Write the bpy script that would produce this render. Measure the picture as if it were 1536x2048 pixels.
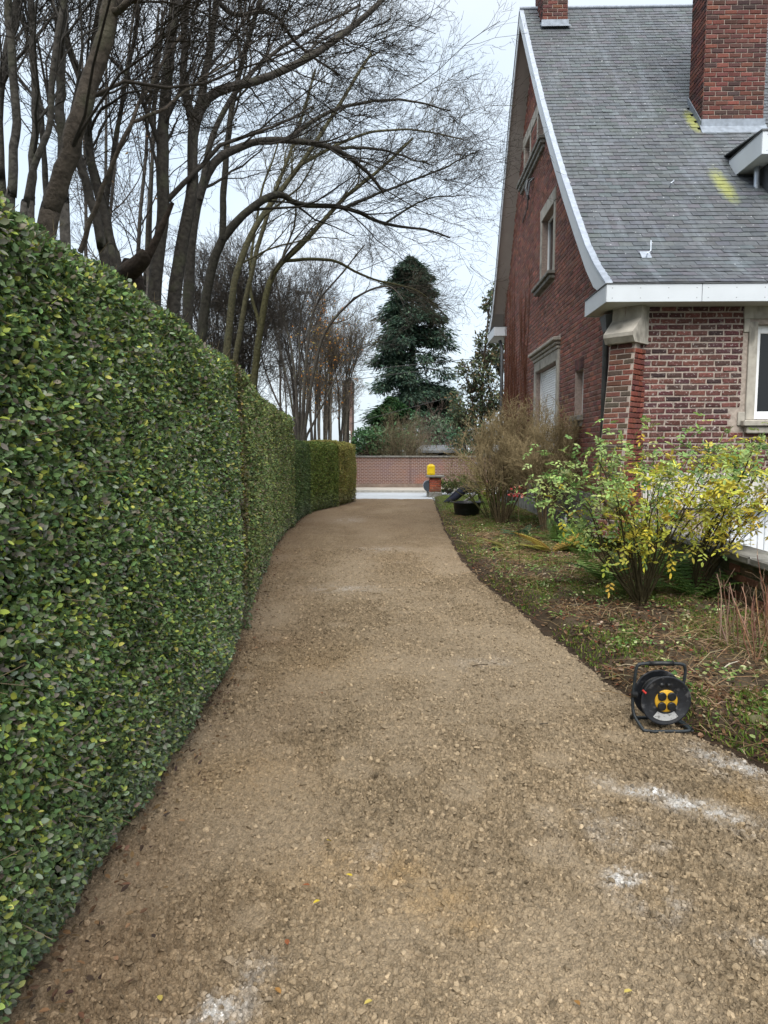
import bpy, math
import numpy as np
from mathutils import Vector, Matrix
R = math.radians
for o in list(bpy.data.objects): bpy.data.objects.remove(o)
SC = bpy.context.scene
COL = SC.collection
# ------------------------------------------------------------------ camera
EYE = np.array([0.0, 0.0, 1.6]); FPX = 1365.0
YAW = math.atan(34/FPX); PIT = math.atan(124/FPX)
FW = np.array([-math.sin(YAW)*math.cos(PIT), math.cos(YAW)*math.cos(PIT), -math.sin(PIT)])
RT = np.array([math.cos(YAW), math.sin(YAW), 0.0]); UP = np.cross(RT, FW)
cam = bpy.data.objects.new('camera', bpy.data.cameras.new('camera')); COL.objects.link(cam)
cam.location = EYE
cam.rotation_euler = (math.pi/2-PIT, 0, YAW)
cam.data.sensor_fit = 'HORIZONTAL'; cam.data.sensor_width = 36.0; cam.data.lens = 36*FPX/1536
cam.data.clip_start = 0.05; cam.data.clip_end = 3000
SC.camera = cam
# ------------------------------------------------------------------ sky, sun, exposure
SUN_EL, SUN_AZ = 55.0, 178.0          # azimuth clockwise from +Y
w = bpy.data.worlds.new('World'); SC.world = w; w.use_nodes = True
nt = w.node_tree; nt.nodes.clear()
def nd(t, ty, **k):
    n = t.nodes.new(ty)
    for a, v in k.items(): setattr(n, a, v)
    return n
sky = nd(nt, 'ShaderNodeTexSky'); sky.sky_type = 'NISHITA'; sky.sun_disc = False
sky.sun_elevation = R(SUN_EL); sky.sun_rotation = R(SUN_AZ); sky.dust_density = 4.0; sky.air_density = 1.0
tc = nd(nt, 'ShaderNodeTexCoord'); mp = nd(nt, 'ShaderNodeMapping'); mp.inputs['Scale'].default_value = (1.2, 1.2, 3.0)
nz = nd(nt, 'ShaderNodeTexNoise'); nz.inputs['Scale'].default_value = 1.7; nz.inputs['Detail'].default_value = 5
rp = nd(nt, 'ShaderNodeValToRGB')
rp.color_ramp.elements[0].position = .35; rp.color_ramp.elements[0].color = (.76, .88, .98, 1)
rp.color_ramp.elements[1].position = .68; rp.color_ramp.elements[1].color = (.91, .965, 1.0, 1)
sc_ = nd(nt, 'ShaderNodeVectorMath', operation='SCALE'); sc_.inputs['Scale'].default_value = 3.2
mx = nd(nt, 'ShaderNodeMix', data_type='RGBA'); mx.inputs['Factor'].default_value = .82
bg = nd(nt, 'ShaderNodeBackground'); bg.inputs['Strength'].default_value = .1
wo = nd(nt, 'ShaderNodeOutputWorld')
L = nt.links.new
L(tc.outputs['Generated'], mp.inputs['Vector']); L(mp.outputs['Vector'], nz.inputs['Vector'])
L(nz.outputs['Fac'], rp.inputs['Fac']); L(rp.outputs['Color'], sc_.inputs[0])
L(sky.outputs['Color'], mx.inputs['A']); L(sc_.outputs['Vector'], mx.inputs['B'])
L(mx.outputs['Result'], bg.inputs['Color']); L(bg.outputs['Background'], wo.inputs['Surface'])
sl = bpy.data.lights.new('sun', 'SUN'); sl.energy = 1.5; sl.angle = R(60); sl.color = (1, .96, .9)
so = bpy.data.objects.new('sun', sl); COL.objects.link(so)
az, el = R(SUN_AZ), R(SUN_EL)
dsun = Vector((-math.sin(az)*math.cos(el), -math.cos(az)*math.cos(el), -math.sin(el)))
so.rotation_euler = dsun.to_track_quat('-Z', 'Y').to_euler(); so.location = (4, -6, 20)
vs = SC.view_settings
vs.view_transform = 'Standard'; vs.look = 'None'; vs.gamma = 1.0; vs.exposure = 1.85; vs.use_curve_mapping = False
SC.render.engine = 'CYCLES'; SC.cycles.max_bounces = 5; SC.cycles.diffuse_bounces = 3; SC.cycles.glossy_bounces = 2; SC.cycles.transmission_bounces = 3

# ------------------------------------------------------------------ helpers
def ray(x, y): return FW + RT*(x-768)/FPX - UP*(y-1024)/FPX
def at(x, y, Y):
    d = ray(x, y); return EYE + d*(Y/d[1])
def atX(x, y, X):
    d = ray(x, y); return EYE + d*(X/d[0])
def atZ(x, y, Z=0.):
    d = ray(x, y); return EYE + d*((Z-1.6)/d[2])
def nrm(v): return v/np.maximum(np.linalg.norm(v, axis=-1, keepdims=True), 1e-9)
def rng(s): return np.random.default_rng(s)
def tag(o, label=None, cat=None, group=None, kind=None):
    if label: o['label'] = label
    if cat: o['category'] = cat
    if group: o['group'] = group
    if kind: o['kind'] = kind
    return o
def empty(name, loc, label, cat, group=None, rz=0):
    o = bpy.data.objects.new(name, None); COL.objects.link(o); o.location = loc; o.rotation_euler[2] = rz
    o.empty_display_size = .1
    return tag(o, label, cat, group)
def mesh(name, V, F, mat, col=None, smooth=False):
    V = np.asarray(V, np.float32); F = np.asarray(F, np.int32)
    m = bpy.data.meshes.new(name); k = F.shape[1]; n = len(F)
    m.vertices.add(len(V)); m.vertices.foreach_set('co', V.ravel())
    m.loops.add(n*k); m.loops.foreach_set('vertex_index', F.ravel())
    m.polygons.add(n); m.polygons.foreach_set('loop_start', np.arange(0, n*k, k, dtype=np.int32))
    m.polygons.foreach_set('use_smooth', np.full(n, smooth))
    if col is not None:
        c = np.asarray(col, np.float32)
        if c.ndim == 1: c = np.tile(c, (len(V), 1))
        a = m.color_attributes.new('col', 'FLOAT_COLOR', 'POINT')
        a.data.foreach_set('color', np.hstack([c[:, :3], np.ones((len(V), 1), np.float32)]).ravel())
    m.update(calc_edges=True)
    if mat: m.materials.append(mat)
    return m
def link(name, m, parent=None):
    o = bpy.data.objects.new(name, m); COL.objects.link(o)
    if parent is not None:
        o.parent = parent
        # mesh data are in world space: cancel the chain of parents' transforms
        M = Matrix.Identity(4); p = parent
        chain = []
        while p is not None: chain.append(p); p = p.parent
        for p in reversed(chain): M = M @ p.matrix_parent_inverse @ p.matrix_basis
        o.matrix_parent_inverse = M.inverted()
    return o
def build(name, V, F, mat, parent=None, col=None, smooth=False):
    return link(name, mesh(name, V, F, mat, col, smooth), parent)
class Q:
    """collects quads"""
    def __init__(s): s.V = []; s.F = []; s.C = []; s.n = 0
    def add(s, V, F, c=(1, 1, 1)):
        V = np.asarray(V, float); F = np.asarray(F, int)
        c = np.asarray(c, float)
        s.V.append(V); s.F.append(F+s.n); s.n += len(V)
        s.C.append(np.tile(c, (len(V), 1)) if c.ndim == 1 else c); return s
    def hexa(s, p, c=(1, 1, 1)):   # 8 corners: bottom ring 0-3, top ring 4-7
        return s.add(p, [[3, 2, 1, 0], [4, 5, 6, 7], [0, 1, 5, 4], [1, 2, 6, 5], [2, 3, 7, 6], [3, 0, 4, 7]], c)
    def box(s, x0, x1, y0, y1, z0, z1, c=(1, 1, 1)):
        return s.hexa([(x0, y0, z0), (x1, y0, z0), (x1, y1, z0), (x0, y1, z0), (x0, y0, z1), (x1, y0, z1), (x1, y1, z1), (x0, y1, z1)], c)
    def bbox(s, x0, x1, y0, y1, z0, z1, b=.006, c=(1, 1, 1)):   # chamfered box
        xs = [(x0, x0+b, x1-b, x1)]
        V = []; idx = {}
        X = (x0, x0+b, x1-b, x1); Y = (y0, y0+b, y1-b, y1); Z = (z0, z0+b, z1-b, z1)
        def v(i, j, k):
            if (i, j, k) not in idx: idx[(i, j, k)] = len(V); V.append((X[i], Y[j], Z[k]))
            return idx[(i, j, k)]
        F = []
        for e, o in ((0, 0), (3, 1)):
            f = [v(e, 1, 1), v(e, 2, 1), v(e, 2, 2), v(e, 1, 2)]; F.append(f if o else f[::-1])
            f = [v(1, e, 1), v(2, e, 1), v(2, e, 2), v(1, e, 2)]; F.append(f[::-1] if o else f)
            f = [v(1, 1, e), v(2, 1, e), v(2, 2, e), v(1, 2, e)]; F.append(f if o else f[::-1])
        for a, ia in ((0, 1), (3, 2)):
            for c2, ic in ((0, 1), (3, 2)):
                F.append([v(a, ic, 1), v(a, ic, 2), v(ia, c2, 2), v(ia, c2, 1)])
                F.append([v(a, 1, ic), v(a, 2, ic), v(ia, 2, c2), v(ia, 1, c2)])
                F.append([v(1, a, ic), v(2, a, ic), v(2, ia, c2), v(1, ia, c2)])
        for a, ia in ((0, 1), (3, 2)):
            for b2, ib in ((0, 1), (3, 2)):
                for c2, ic in ((0, 1), (3, 2)):
                    p, q, r_ = v(a, ib, ic), v(ia, b2, ic), v(ia, ib, c2); F.append([p, q, r_, r_])
        F4 = [f for f in F if len(set(f)) == 4]
        return s.add(V, F4, c)
    def tube(s, P, r, sides=8, c=(1, 1, 1), cap=True):
        P = np.asarray(P, float)[None]; r = np.broadcast_to(np.asarray(r, float), (P.shape[1],))[None]
        V, F = tubes([(P, r)], sides); s.add(V, F, c)
        if cap and sides % 2 == 0:
            k = P.shape[1]
            for base in (0, (k-1)*sides):
                n0 = s.n-len(V)
                f = [[n0+base, n0+base+i, n0+base+i+1, n0+base+i+2] for i in range(1, sides-2, 2)]
                s.F.append(np.array(f))
        return s
    def lathe(s, prof, c=(1, 1, 1), n=24, M=None):
        prof = np.asarray(prof, float); k = len(prof); a = np.linspace(0, 2*np.pi, n, endpoint=False)
        V = np.stack([prof[:, None, 0]*np.cos(a), prof[:, None, 0]*np.sin(a), np.repeat(prof[:, None, 1], n, 1)], -1).reshape(-1, 3)
        F = [[i*n+j, i*n+(j+1) % n, (i+1)*n+(j+1) % n, (i+1)*n+j] for i in range(k-1) for j in range(n)]
        if M is not None: V = V @ np.array(M)[:3, :3].T + np.array(M)[:3, 3]
        return s.add(V, F, c)
    def out(s, name, mat, parent=None, smooth=False):
        return build(name, np.vstack(s.V), np.vstack(s.F), mat, parent, np.vstack(s.C), smooth)
def tubes(groups, sides=4):
    Vs, Fs, n0 = [], [], 0
    for P, r in groups:
        n, k, _ = P.shape
        if n == 0: continue
        T = nrm(np.gradient(P, axis=1))
        ref = np.zeros((n, 1, 3)); mt = np.abs(nrm(T.mean(1))[:, 2]) > .8
        ref[:, 0, 2] = ~mt; ref[:, 0, 0] = mt
        N = nrm(np.cross(T, ref)); B = np.cross(T, N)
        a = np.linspace(0, 2*np.pi, sides, endpoint=False)
        V = P[:, :, None] + r[:, :, None, None]*(N[:, :, None]*np.cos(a)[:, None] + B[:, :, None]*np.sin(a)[:, None])
        i = np.arange(n)[:, None, None]*k*sides; j = np.arange(k-1)[None, :, None]*sides; q = np.arange(sides)[None, None]
        q2 = (q+1) % sides
        F = np.stack([i+j+q, i+j+sides+q, i+j+sides+q2, i+j+q2], -1).reshape(-1, 4)
        Vs.append(V.reshape(-1, 3)); Fs.append(F+n0); n0 += n*k*sides
    return np.vstack(Vs), np.vstack(Fs)
def spline(pts, k=12):
    p = np.asarray(pts, float); p = np.vstack([2*p[0]-p[1], p, 2*p[-1]-p[-2]])
    n = len(p)-3; t = np.linspace(0, n-1e-6, k); i = t.astype(int); u = (t-i)[:, None]
    a, b, c, d = p[i], p[i+1], p[i+2], p[i+3]
    return .5*((2*b)+(-a+c)*u+(2*a-5*b+4*c-d)*u*u+(-a+3*b-3*c+d)*u**3)
def grow(g, P, Rr, per, ln, ang, k=5, rs=.55, bias=(0, 0, 0), wob=.25, t0=.15, t1=1., rmin=.002, tip=.35):
    """children of limbs P (n,k0,3): per children each, vectorised"""
    n, k0, _ = P.shape; m = n*per
    pi = np.repeat(np.arange(n), per); t = g.uniform(t0, t1, m)*(k0-1.001); i = t.astype(int); u = (t-i)[:, None]
    base = P[pi, i]*(1-u)+P[pi, i+1]*u; T = nrm(P[pi, i+1]-P[pi, i])
    r0 = (Rr[pi, i]*(1-u[:, 0])+Rr[pi, i+1]*u[:, 0])*rs*g.uniform(.6, 1.1, m)
    a = g.uniform(ang*.6, ang*1.3, m)[:, None]
    side = nrm(np.cross(T, nrm(g.normal(size=(m, 3)))))
    D = nrm(T*np.cos(a)+side*np.sin(a)+np.asarray(bias)*g.uniform(.3, 1, (m, 1)))
    Ln = (g.uniform(ln[0], ln[1], m)*(1-.35*t/(k0-1)))[:, None]/(k-1)
    Pn = [base]
    for s in range(k-1):
        Pn.append(Pn[-1]+D*Ln)
        D = nrm(D+g.normal(size=(m, 3))*wob+np.asarray(bias)*.25)
    r0 = np.maximum(r0, rmin)
    return np.stack(Pn, 1), np.maximum(r0[:, None]*np.linspace(1, tip, k), rmin*.7)
LEAF = np.array([(0, 0, 0), (.3, .46, .10), (.72, .38, .08), (1, 0, -.03), (.72, -.38, .08), (.3, -.46, .10)])
LF = np.array([[0, 3, 2, 1], [0, 5, 4, 3]])
def leaves(P, A, Nn, ln, wd, cols):
    """folded six-point leaves: P base, A axis, Nn normal"""
    n = len(P); A = nrm(A); B = nrm(np.cross(Nn, A)); C = np.cross(A, B)
    ln = np.broadcast_to(ln, n)[:, None, None]; wd = np.broadcast_to(wd, n)[:, None, None]
    V = P[:, None]+A[:, None]*LEAF[None, :, 0:1]*ln+B[:, None]*LEAF[None, :, 1:2]*wd+C[:, None]*LEAF[None, :, 2:3]*wd*1.6
    F = (LF[None]+np.arange(n)[:, None, None]*6).reshape(-1, 4)
    return V.reshape(-1, 3), F, np.repeat(cols, 6, 0)
def euler_of(A, Nn):
    A = nrm(A); B = nrm(np.cross(Nn, A)); C = np.cross(A, B)
    return np.stack([np.arctan2(B[:, 2], C[:, 2]), np.arcsin(np.clip(-A[:, 2], -1, 1)), np.arctan2(A[:, 1], A[:, 0])], -1)
def scatter_gn(name, P, rot, scl, cols, temps, parent=None, var=None):
    """one object whose geometry nodes set a small mesh on every point (position, rotation, scale and colour per point)"""
    n = len(P); m = bpy.data.meshes.new(name); m.vertices.add(n); m.vertices.foreach_set('co', np.asarray(P, np.float32).ravel())
    for an, ty, arr in (('rot', 'FLOAT_VECTOR', rot), ('scl', 'FLOAT_VECTOR', scl)):
        a = m.attributes.new(an, ty, 'POINT'); a.data.foreach_set('vector', np.asarray(arr, np.float32).ravel())
    a = m.attributes.new('col', 'FLOAT_COLOR', 'POINT'); a.data.foreach_set('color', np.hstack([cols, np.ones((n, 1))]).astype(np.float32).ravel())
    a = m.attributes.new('var', 'INT', 'POINT'); a.data.foreach_set('value', (np.zeros(n) if var is None else var).astype(np.int32))
    o = link(name, m, parent)
    ng = bpy.data.node_groups.new(name+'_nodes', 'GeometryNodeTree'); l = ng.links.new
    ng.interface.new_socket('Geometry', in_out='INPUT', socket_type='NodeSocketGeometry'); ng.interface.new_socket('Geometry', in_out='OUTPUT', socket_type='NodeSocketGeometry')
    gi = ng.nodes.new('NodeGroupInput'); go = ng.nodes.new('NodeGroupOutput'); j = ng.nodes.new('GeometryNodeJoinGeometry')
    def na(nm, ty):
        q = ng.nodes.new('GeometryNodeInputNamedAttribute'); q.data_type = ty; q.inputs['Name'].default_value = nm; return q.outputs['Attribute']
    rt, sc, vr = na('rot', 'FLOAT_VECTOR'), na('scl', 'FLOAT_VECTOR'), na('var', 'INT')
    for k, tm in enumerate(temps):
        oi = ng.nodes.new('GeometryNodeObjectInfo'); oi.inputs['Object'].default_value = tm
        ip = ng.nodes.new('GeometryNodeInstanceOnPoints'); cp = ng.nodes.new('FunctionNodeCompare'); cp.data_type = 'INT'; cp.operation = 'EQUAL'
        ints = [s_ for s_ in cp.inputs if s_.type == 'INT']; l(vr, ints[0]); ints[1].default_value = k
        l(gi.outputs[0], ip.inputs['Points']); l(oi.outputs['Geometry'], ip.inputs['Instance']); l(cp.outputs[0], ip.inputs['Selection'])
        l(rt, ip.inputs['Rotation']); l(sc, ip.inputs['Scale']); l(ip.outputs[0], j.inputs[0])
    l(j.outputs[0], go.inputs[0])
    md = o.modifiers.new('scatter', 'NODES'); md.node_group = ng
    return o
def template(name, V, F, mat, smooth=False):
    return bpy.data.objects.new(name, mesh(name, V, F, mat, None, smooth))
def leaf_tpl(name, mat, seed):
    g = rng(seed); ts = np.array([0, .22, .5, .78, 1.]); ws = np.array([.02, .40, .5, .33, .0])*g.uniform(.9, 1.1); bend = g.uniform(-.10, .16); V = []
    for t_, w_ in zip(ts, ws):
        z = bend*t_*t_; V += [(t_, w_, z+.16*w_+g.normal(0, .02)), (t_, 0, z), (t_, -w_, z+.16*w_+g.normal(0, .02))]
    F = [[3*i+a, 3*i+a+1, 3*i+a+4, 3*i+a+3] for i in range(4) for a in (0, 1)]
    return template(name, np.array(V), np.array(F)[:, ::-1], mat, True)
def pick(g, n, pal, wts, var=.2):
    pal = np.asarray(pal, float); wts = np.asarray(wts, float); wts = wts/wts.sum()
    c = pal[g.choice(len(pal), n, p=wts)]
    return np.clip(c*g.normal(1, var, (n, 1))*g.normal(1, var*.3, (n, 3)), .004, .9)
def hsh(ix, iy, s):
    h = (ix*374761393+iy*668265263+s*974634777) & 0x7fffffff
    h = ((h ^ (h >> 13))*1274126177) & 0x7fffffff
    return ((h ^ (h >> 16)) & 0xffff)/65535.
def vnoise(x, y, s=0):
    ix = np.floor(x).astype(np.int64); iy = np.floor(y).astype(np.int64); u = x-ix; v = y-iy
    u = u*u*(3-2*u); v = v*v*(3-2*v)
    return (hsh(ix, iy, s)*(1-u)+hsh(ix+1, iy, s)*u)*(1-v)+(hsh(ix, iy+1, s)*(1-u)+hsh(ix+1, iy+1, s)*u)*v
def fbm(x, y, s=0, o=4):
    t = 0; a = .5; 
    for i in range(o): t = t+a*vnoise(x*2**i, y*2**i, s+i*7); a *= .5
    return t/(1-.5**o)
def domes(x, y, cell, s, rr=(.35, .62), dens=.8):
    """height of scattered rounded lumps, one per jittered cell"""
    gx, gy = x/cell, y/cell; ix = np.floor(gx).astype(np.int64); iy = np.floor(gy).astype(np.int64); h = np.zeros_like(x)
    for a in (-1, 0, 1):
        for b in (-1, 0, 1):
            jx, jy = ix+a, iy+b
            px = jx+hsh(jx, jy, s); py = jy+hsh(jx, jy, s+1); r = rr[0]+(rr[1]-rr[0])*hsh(jx, jy, s+2)
            on = hsh(jx, jy, s+3) < dens
            d2 = ((gx-px)**2*(.7+.6*hsh(jx, jy, s+4))+(gy-py)**2)/r**2
            h = np.maximum(h, np.where(on, np.sqrt(np.maximum(0, 1-d2))*r, 0))
    return h*cell
# ------------------------------------------------------------------ materials
def mat_col(name, rough=.8, nscale=0, namt=.3, bump=0, bscale=60, spec=.3, metal=0, trans=0, base=None, detail=4, coat=0, inst=False):
    """principled; colour from the mesh attribute col (or base), broken up by noise in world space"""
    m = bpy.data.materials.new(name); m.use_nodes = True; t = m.node_tree; b = t.nodes['Principled BSDF']
    b.inputs['Roughness'].default_value = rough; b.inputs['Specular IOR Level'].default_value = spec
    b.inputs['Metallic'].default_value = metal; b.inputs['Coat Weight'].default_value = coat
    if base is None:
        c = nd(t, 'ShaderNodeAttribute', attribute_name='col', attribute_type='INSTANCER' if inst else 'GEOMETRY').outputs['Color']
    else:
        r = nd(t, 'ShaderNodeRGB'); r.outputs[0].default_value = (*base, 1); c = r.outputs[0]
    geo = nd(t, 'ShaderNodeNewGeometry')
    if nscale:
        n = nd(t, 'ShaderNodeTexNoise'); n.inputs['Scale'].default_value = nscale; n.inputs['Detail'].default_value = detail
        t.links.new(geo.outputs['Position'], n.inputs['Vector'])
        mr = nd(t, 'ShaderNodeMapRange'); mr.inputs['From Min'].default_value = .25; mr.inputs['From Max'].default_value = .75
        mr.inputs['To Min'].default_value = 1-namt; mr.inputs['To Max'].default_value = 1+namt
        t.links.new(n.outputs['Fac'], mr.inputs['Value'])
        v = nd(t, 'ShaderNodeVectorMath', operation='SCALE'); t.links.new(c, v.inputs[0]); t.links.new(mr.outputs['Result'], v.inputs['Scale'])
        c = v.outputs['Vector']
    t.links.new(c, b.inputs['Base Color'])
    if bump:
        n2 = nd(t, 'ShaderNodeTexNoise'); n2.inputs['Scale'].default_value = bscale; n2.inputs['Detail'].default_value = 6
        t.links.new(geo.outputs['Position'], n2.inputs['Vector'])
        bp = nd(t, 'ShaderNodeBump'); bp.inputs['Strength'].default_value = 1; bp.inputs['Distance'].default_value = bump
        t.links.new(n2.outputs['Fac'], bp.inputs['Height']); t.links.new(bp.outputs['Normal'], b.inputs['Normal'])
    if trans:
        tr = nd(t, 'ShaderNodeBsdfTranslucent'); t.links.new(c, tr.inputs['Color'])
        ms = nd(t, 'ShaderNodeMixShader'); ms.inputs[0].default_value = trans
        t.links.new(b.outputs[0], ms.inputs[1]); t.links.new(tr.outputs[0], ms.inputs[2])
        t.links.new(ms.outputs[0], t.nodes['Material Output'].inputs['Surface'])
    return m
def stain(m, color, scale, lo, hi, sc=(1, 1, 1), amt=1.0, detail=6, seed=0):
    """blend a stain colour over a material's base colour by thresholded noise in world space"""
    t = m.node_tree; b = t.nodes['Principled BSDF']; src = b.inputs['Base Color'].links[0].from_socket
    geo = nd(t, 'ShaderNodeNewGeometry'); mpn = nd(t, 'ShaderNodeMapping'); mpn.inputs['Scale'].default_value = sc
    mpn.inputs['Location'].default_value = (seed*3.7, seed*1.3, seed*2.1)
    n = nd(t, 'ShaderNodeTexNoise'); n.inputs['Scale'].default_value = scale; n.inputs['Detail'].default_value = detail
    mr = nd(t, 'ShaderNodeMapRange', interpolation_type='SMOOTHSTEP'); mr.inputs['From Min'].default_value = lo; mr.inputs['From Max'].default_value = hi
    mr.inputs['To Max'].default_value = amt
    x = nd(t, 'ShaderNodeMix', data_type='RGBA'); x.inputs['B'].default_value = (*color, 1)
    l = t.links.new
    l(geo.outputs['Position'], mpn.inputs['Vector']); l(mpn.outputs['Vector'], n.inputs['Vector']); l(n.outputs['Fac'], mr.inputs['Value'])
    l(mr.outputs['Result'], x.inputs['Factor']); l(src, x.inputs['A']); l(x.outputs['Result'], b.inputs['Base Color'])
    return m
M_leaf = mat_col('leaf', .42, 0, spec=.45, trans=.18)
M_leafm = mat_col('leaf_matt', .6, 0, spec=.25, trans=.25)
M_leaf_i = mat_col('leaf_instanced', .58, 0, spec=.3, trans=.2, inst=True)
M_leafm_i = mat_col('leaf_matt_instanced', .65, 0, spec=.2, trans=.25, inst=True)
M_crumb = mat_col('crumb', .95, 260, .25, spec=.12, inst=True)
LEAF_T = [leaf_tpl('leaf', M_leaf_i, 1), leaf_tpl('leaf', M_leaf_i, 2), leaf_tpl('leaf', M_leaf_i, 3)]
SPRAY_T = [template('spray', LEAF, LF, M_leafm_i)]
M_core = mat_col('hedge_core', .95, 14, .5, base=(.034, .034, .019))
M_twig = mat_col('twig', .85, 30, .35, spec=.2)
M_bark = stain(mat_col('bark', .9, 22, .5, .014, 32, spec=.2), (.07, .075, .045), 5, .52, .7, amt=.5)
M_soil = mat_col('soil', .95, 60, .35, .004, 220, spec=.15)
M_litter = mat_col('litter', .85, 0, spec=.2, trans=.1)
M_brick = mat_col('brick', .88, 40, .35, .002, 130, spec=.25)
M_brick_old = stain(mat_col('brick_old', .88, 40, .35, .002, 130, spec=.25), (.42, .38, .36), 30, .56, .72, amt=.75)
M_mortar = mat_col('mortar', .95, 25, .3, .002, 160, base=(.31, .265, .23))
M_mortar_d = mat_col('mortar_grey', .95, 25, .3, .002, 160, base=(.29, .23, .20))
M_stone = stain(mat_col('stone', .85, 9, .25, .002, 90, base=(.34, .32, .28)), (.11, .105, .09), 5, .52, .72, sc=(1, 1, .5), amt=.8)
M_stone_d = stain(mat_col('stone_grey', .9, 9, .3, .003, 70, base=(.20, .195, .18)), (.07, .075, .05), 6, .5, .7, amt=.8)
M_white = mat_col('white_panel', .45, 3, .05, base=(.50, .54, .58), spec=.4)
M_pvc = mat_col('white_frame', .35, 0, base=(.78, .80, .82), spec=.5)
M_soffit = mat_col('soffit_paint', .6, 3, .08, base=(.36, .33, .31))
M_zinc = mat_col('zinc', .42, 12, .18, .001, 40, base=(.42, .46, .52), metal=.75)
M_flash = mat_col('weathered_zinc', .6, 12, .25, .001, 40, base=(.20, .23, .27), metal=.5)
M_lead = mat_col('dark_metal', .5, 10, .25, base=(.09, .095, .10), metal=.4)
M_glass = mat_col('glass', .05, 0, base=(.010, .012, .015), spec=.35)
M_slate = stain(stain(mat_col('slate', .55, 22, .25, .0015, 60, spec=.45), (.17, .195, .225), 2.4, .46, .76, sc=(2.0, .22, .22), amt=.4),
                (.50, .52, .53), 22, .685, .71, amt=.7, seed=2)
M_black = mat_col('black_plastic', .45, 25, .4, .0006, 90, base=(.012, .013, .014), spec=.45)
# ------------------------------------------------------------------ ground, driveway, bed, road
HBY = [0.2, 1.76, 2.5, 3.15, 3.54, 4.72, 7.0, 10.1, 12.4, 16.7, 17.6, 18.5, 19.8, 21.2]
HBX = [-1.0, -1.04, -1.08, -1.11, -1.12, -1.21, -1.49, -1.92, -2.13, -2.27, -2.2, -1.95, -1.62, -1.42]
RBY = [-1., 3.0, 3.35, 3.75, 4.39, 5.26, 6.77, 8.35, 10.4, 13.6, 18.2, 22.4]
RBX = [1.95, 1.93, 1.86, 1.68, 1.47, 1.37, 1.2, .98, .91, .89, .98, 1.08]
def hedge_x(y): return np.interp(y, HBY, HBX)
def drive_r(y): return np.interp(y, RBY, RBX)+.05*(fbm(y*1.7, y*0+3, 5)-.5)+.03*(vnoise(y*9, y*0, 8)-.5)
M_ground = stain(mat_col('far_ground', .95, 3, .4, base=(.05, .055, .025)), (.06, .045, .03), 1.3, .45, .6)
g1 = Q().add([(-400, -60, -.06), (400, -60, -.06), (400, 900, -.06), (-400, 900, -.06)], [[0, 1, 2, 3]]).out('ground', M_ground); tag(g1, kind='structure')
def lod_rows(y0, y1, f, mn): 
    ys = [y0]
    while ys[-1] < y1: ys.append(ys[-1]+max(mn, abs(ys[-1])*f))
    return np.array(ys)
ys = lod_rows(.9, 22.3, .0033, .0045); nx = 540
U = np.linspace(0, 1, nx)[None, :]; YY = np.repeat(ys[:, None], nx, 1)
xl = hedge_x(ys)[:, None]-.45; xr = drive_r(ys)[:, None]+.06
XX = xl+(xr-xl)*U
blobs = lambda lst: sum(a*np.exp(-(((XX-c[0])*math.cos(t)+(YY-c[1])*math.sin(t))/rx)**2-((-(XX-c[0])*math.sin(t)+(YY-c[1])*math.cos(t))/ry)**2) for (c, rx, ry, t, a) in lst)
def pz(x, y): p = atZ(x, y); return (p[0], p[1])
comp = np.clip((fbm(XX*1.6, YY*1.1, 21)-.42)*3.2, 0, 1)           # trodden, smoother places
comp = np.maximum(comp, np.clip((domes(XX, YY, .33, 50, (.3, .42), .5)-.05)*22, 0, 1)*.7)
near = np.clip(1.25-YY/16, .25, 1)
amp = (1-.65*comp)
hz = .022*(fbm(XX*.9, YY*.7, 3)-.5)+.012*(fbm(XX*5, YY*5, 9)-.5)
hz += amp*near*(1.45*domes(XX, YY, .016, 31, (.30, .60), .8)+.7*domes(XX, YY, .034, 37, (.14, .40), .30)+1.4*domes(XX, YY, .0105, 41, (.3, .65), .9))
hz += .004*(vnoise(XX*240, YY*240, 66)-.5)*near
hz -= .02*np.clip(domes(XX, YY, .30, 50, (.3, .42), .4)*6, 0, 1)*comp
edge = np.clip((XX-(xr-.16))/.16, 0, 1); hz -= .03*edge
crumb = hsh(np.floor(XX/.016).astype(np.int64), np.floor(YY/.016).astype(np.int64), 90)
crumb2 = vnoise(XX*75, YY*75, 12)
base = np.array([.226, .174, .112])*np.ones(XX.shape+(1,))
tone = (.84+.32*fbm(XX*2.2, YY*1.6, 77))*(.60+.80*crumb2)*(.82+.36*crumb)
colr = base*tone[..., None]
def mixc(c, t, a):
    t = np.clip(t, 0, 1)[..., None]*a; return c*(1-t)+t*np.asarray(TGT)
TGT = (.33, .265, .185); colr = mixc(colr, comp*.9, .55)
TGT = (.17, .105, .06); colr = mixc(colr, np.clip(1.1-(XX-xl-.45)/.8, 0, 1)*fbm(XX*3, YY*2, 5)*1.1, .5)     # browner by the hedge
TGT = (.10, .064, .038); colr = mixc(colr, np.clip((YY-7)/9, 0, 1)*(.5+.6*fbm(XX*1.2, YY*.5, 15)), .62)     # darker brown soil further on
TGT = (.36, .24, .11)
colr = mixc(colr, blobs([(pz(880, 1800), .15, .07, .4, .7), (pz(945, 1850), .09, .05, .2, .7), (pz(800, 1740), .12, .08, -.5, .5), (pz(700, 1740), .3, .2, 0, .45), (pz(480, 1550), .4, .3, 0, .35), (pz(1490, 1600), .12, .1, 0, .6), (pz(650, 1330), .5, .6, 0, .25)])*(.3+1.1*crumb2), .6)
TGT = (.56, .55, .53)
wn = np.clip((fbm(XX*11, YY*11, 61, 5)-.34)*2.8, 0, 1)*np.clip((fbm(XX*90, YY*90, 63, 3)-.22)*2.4, 0, 1)
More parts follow.
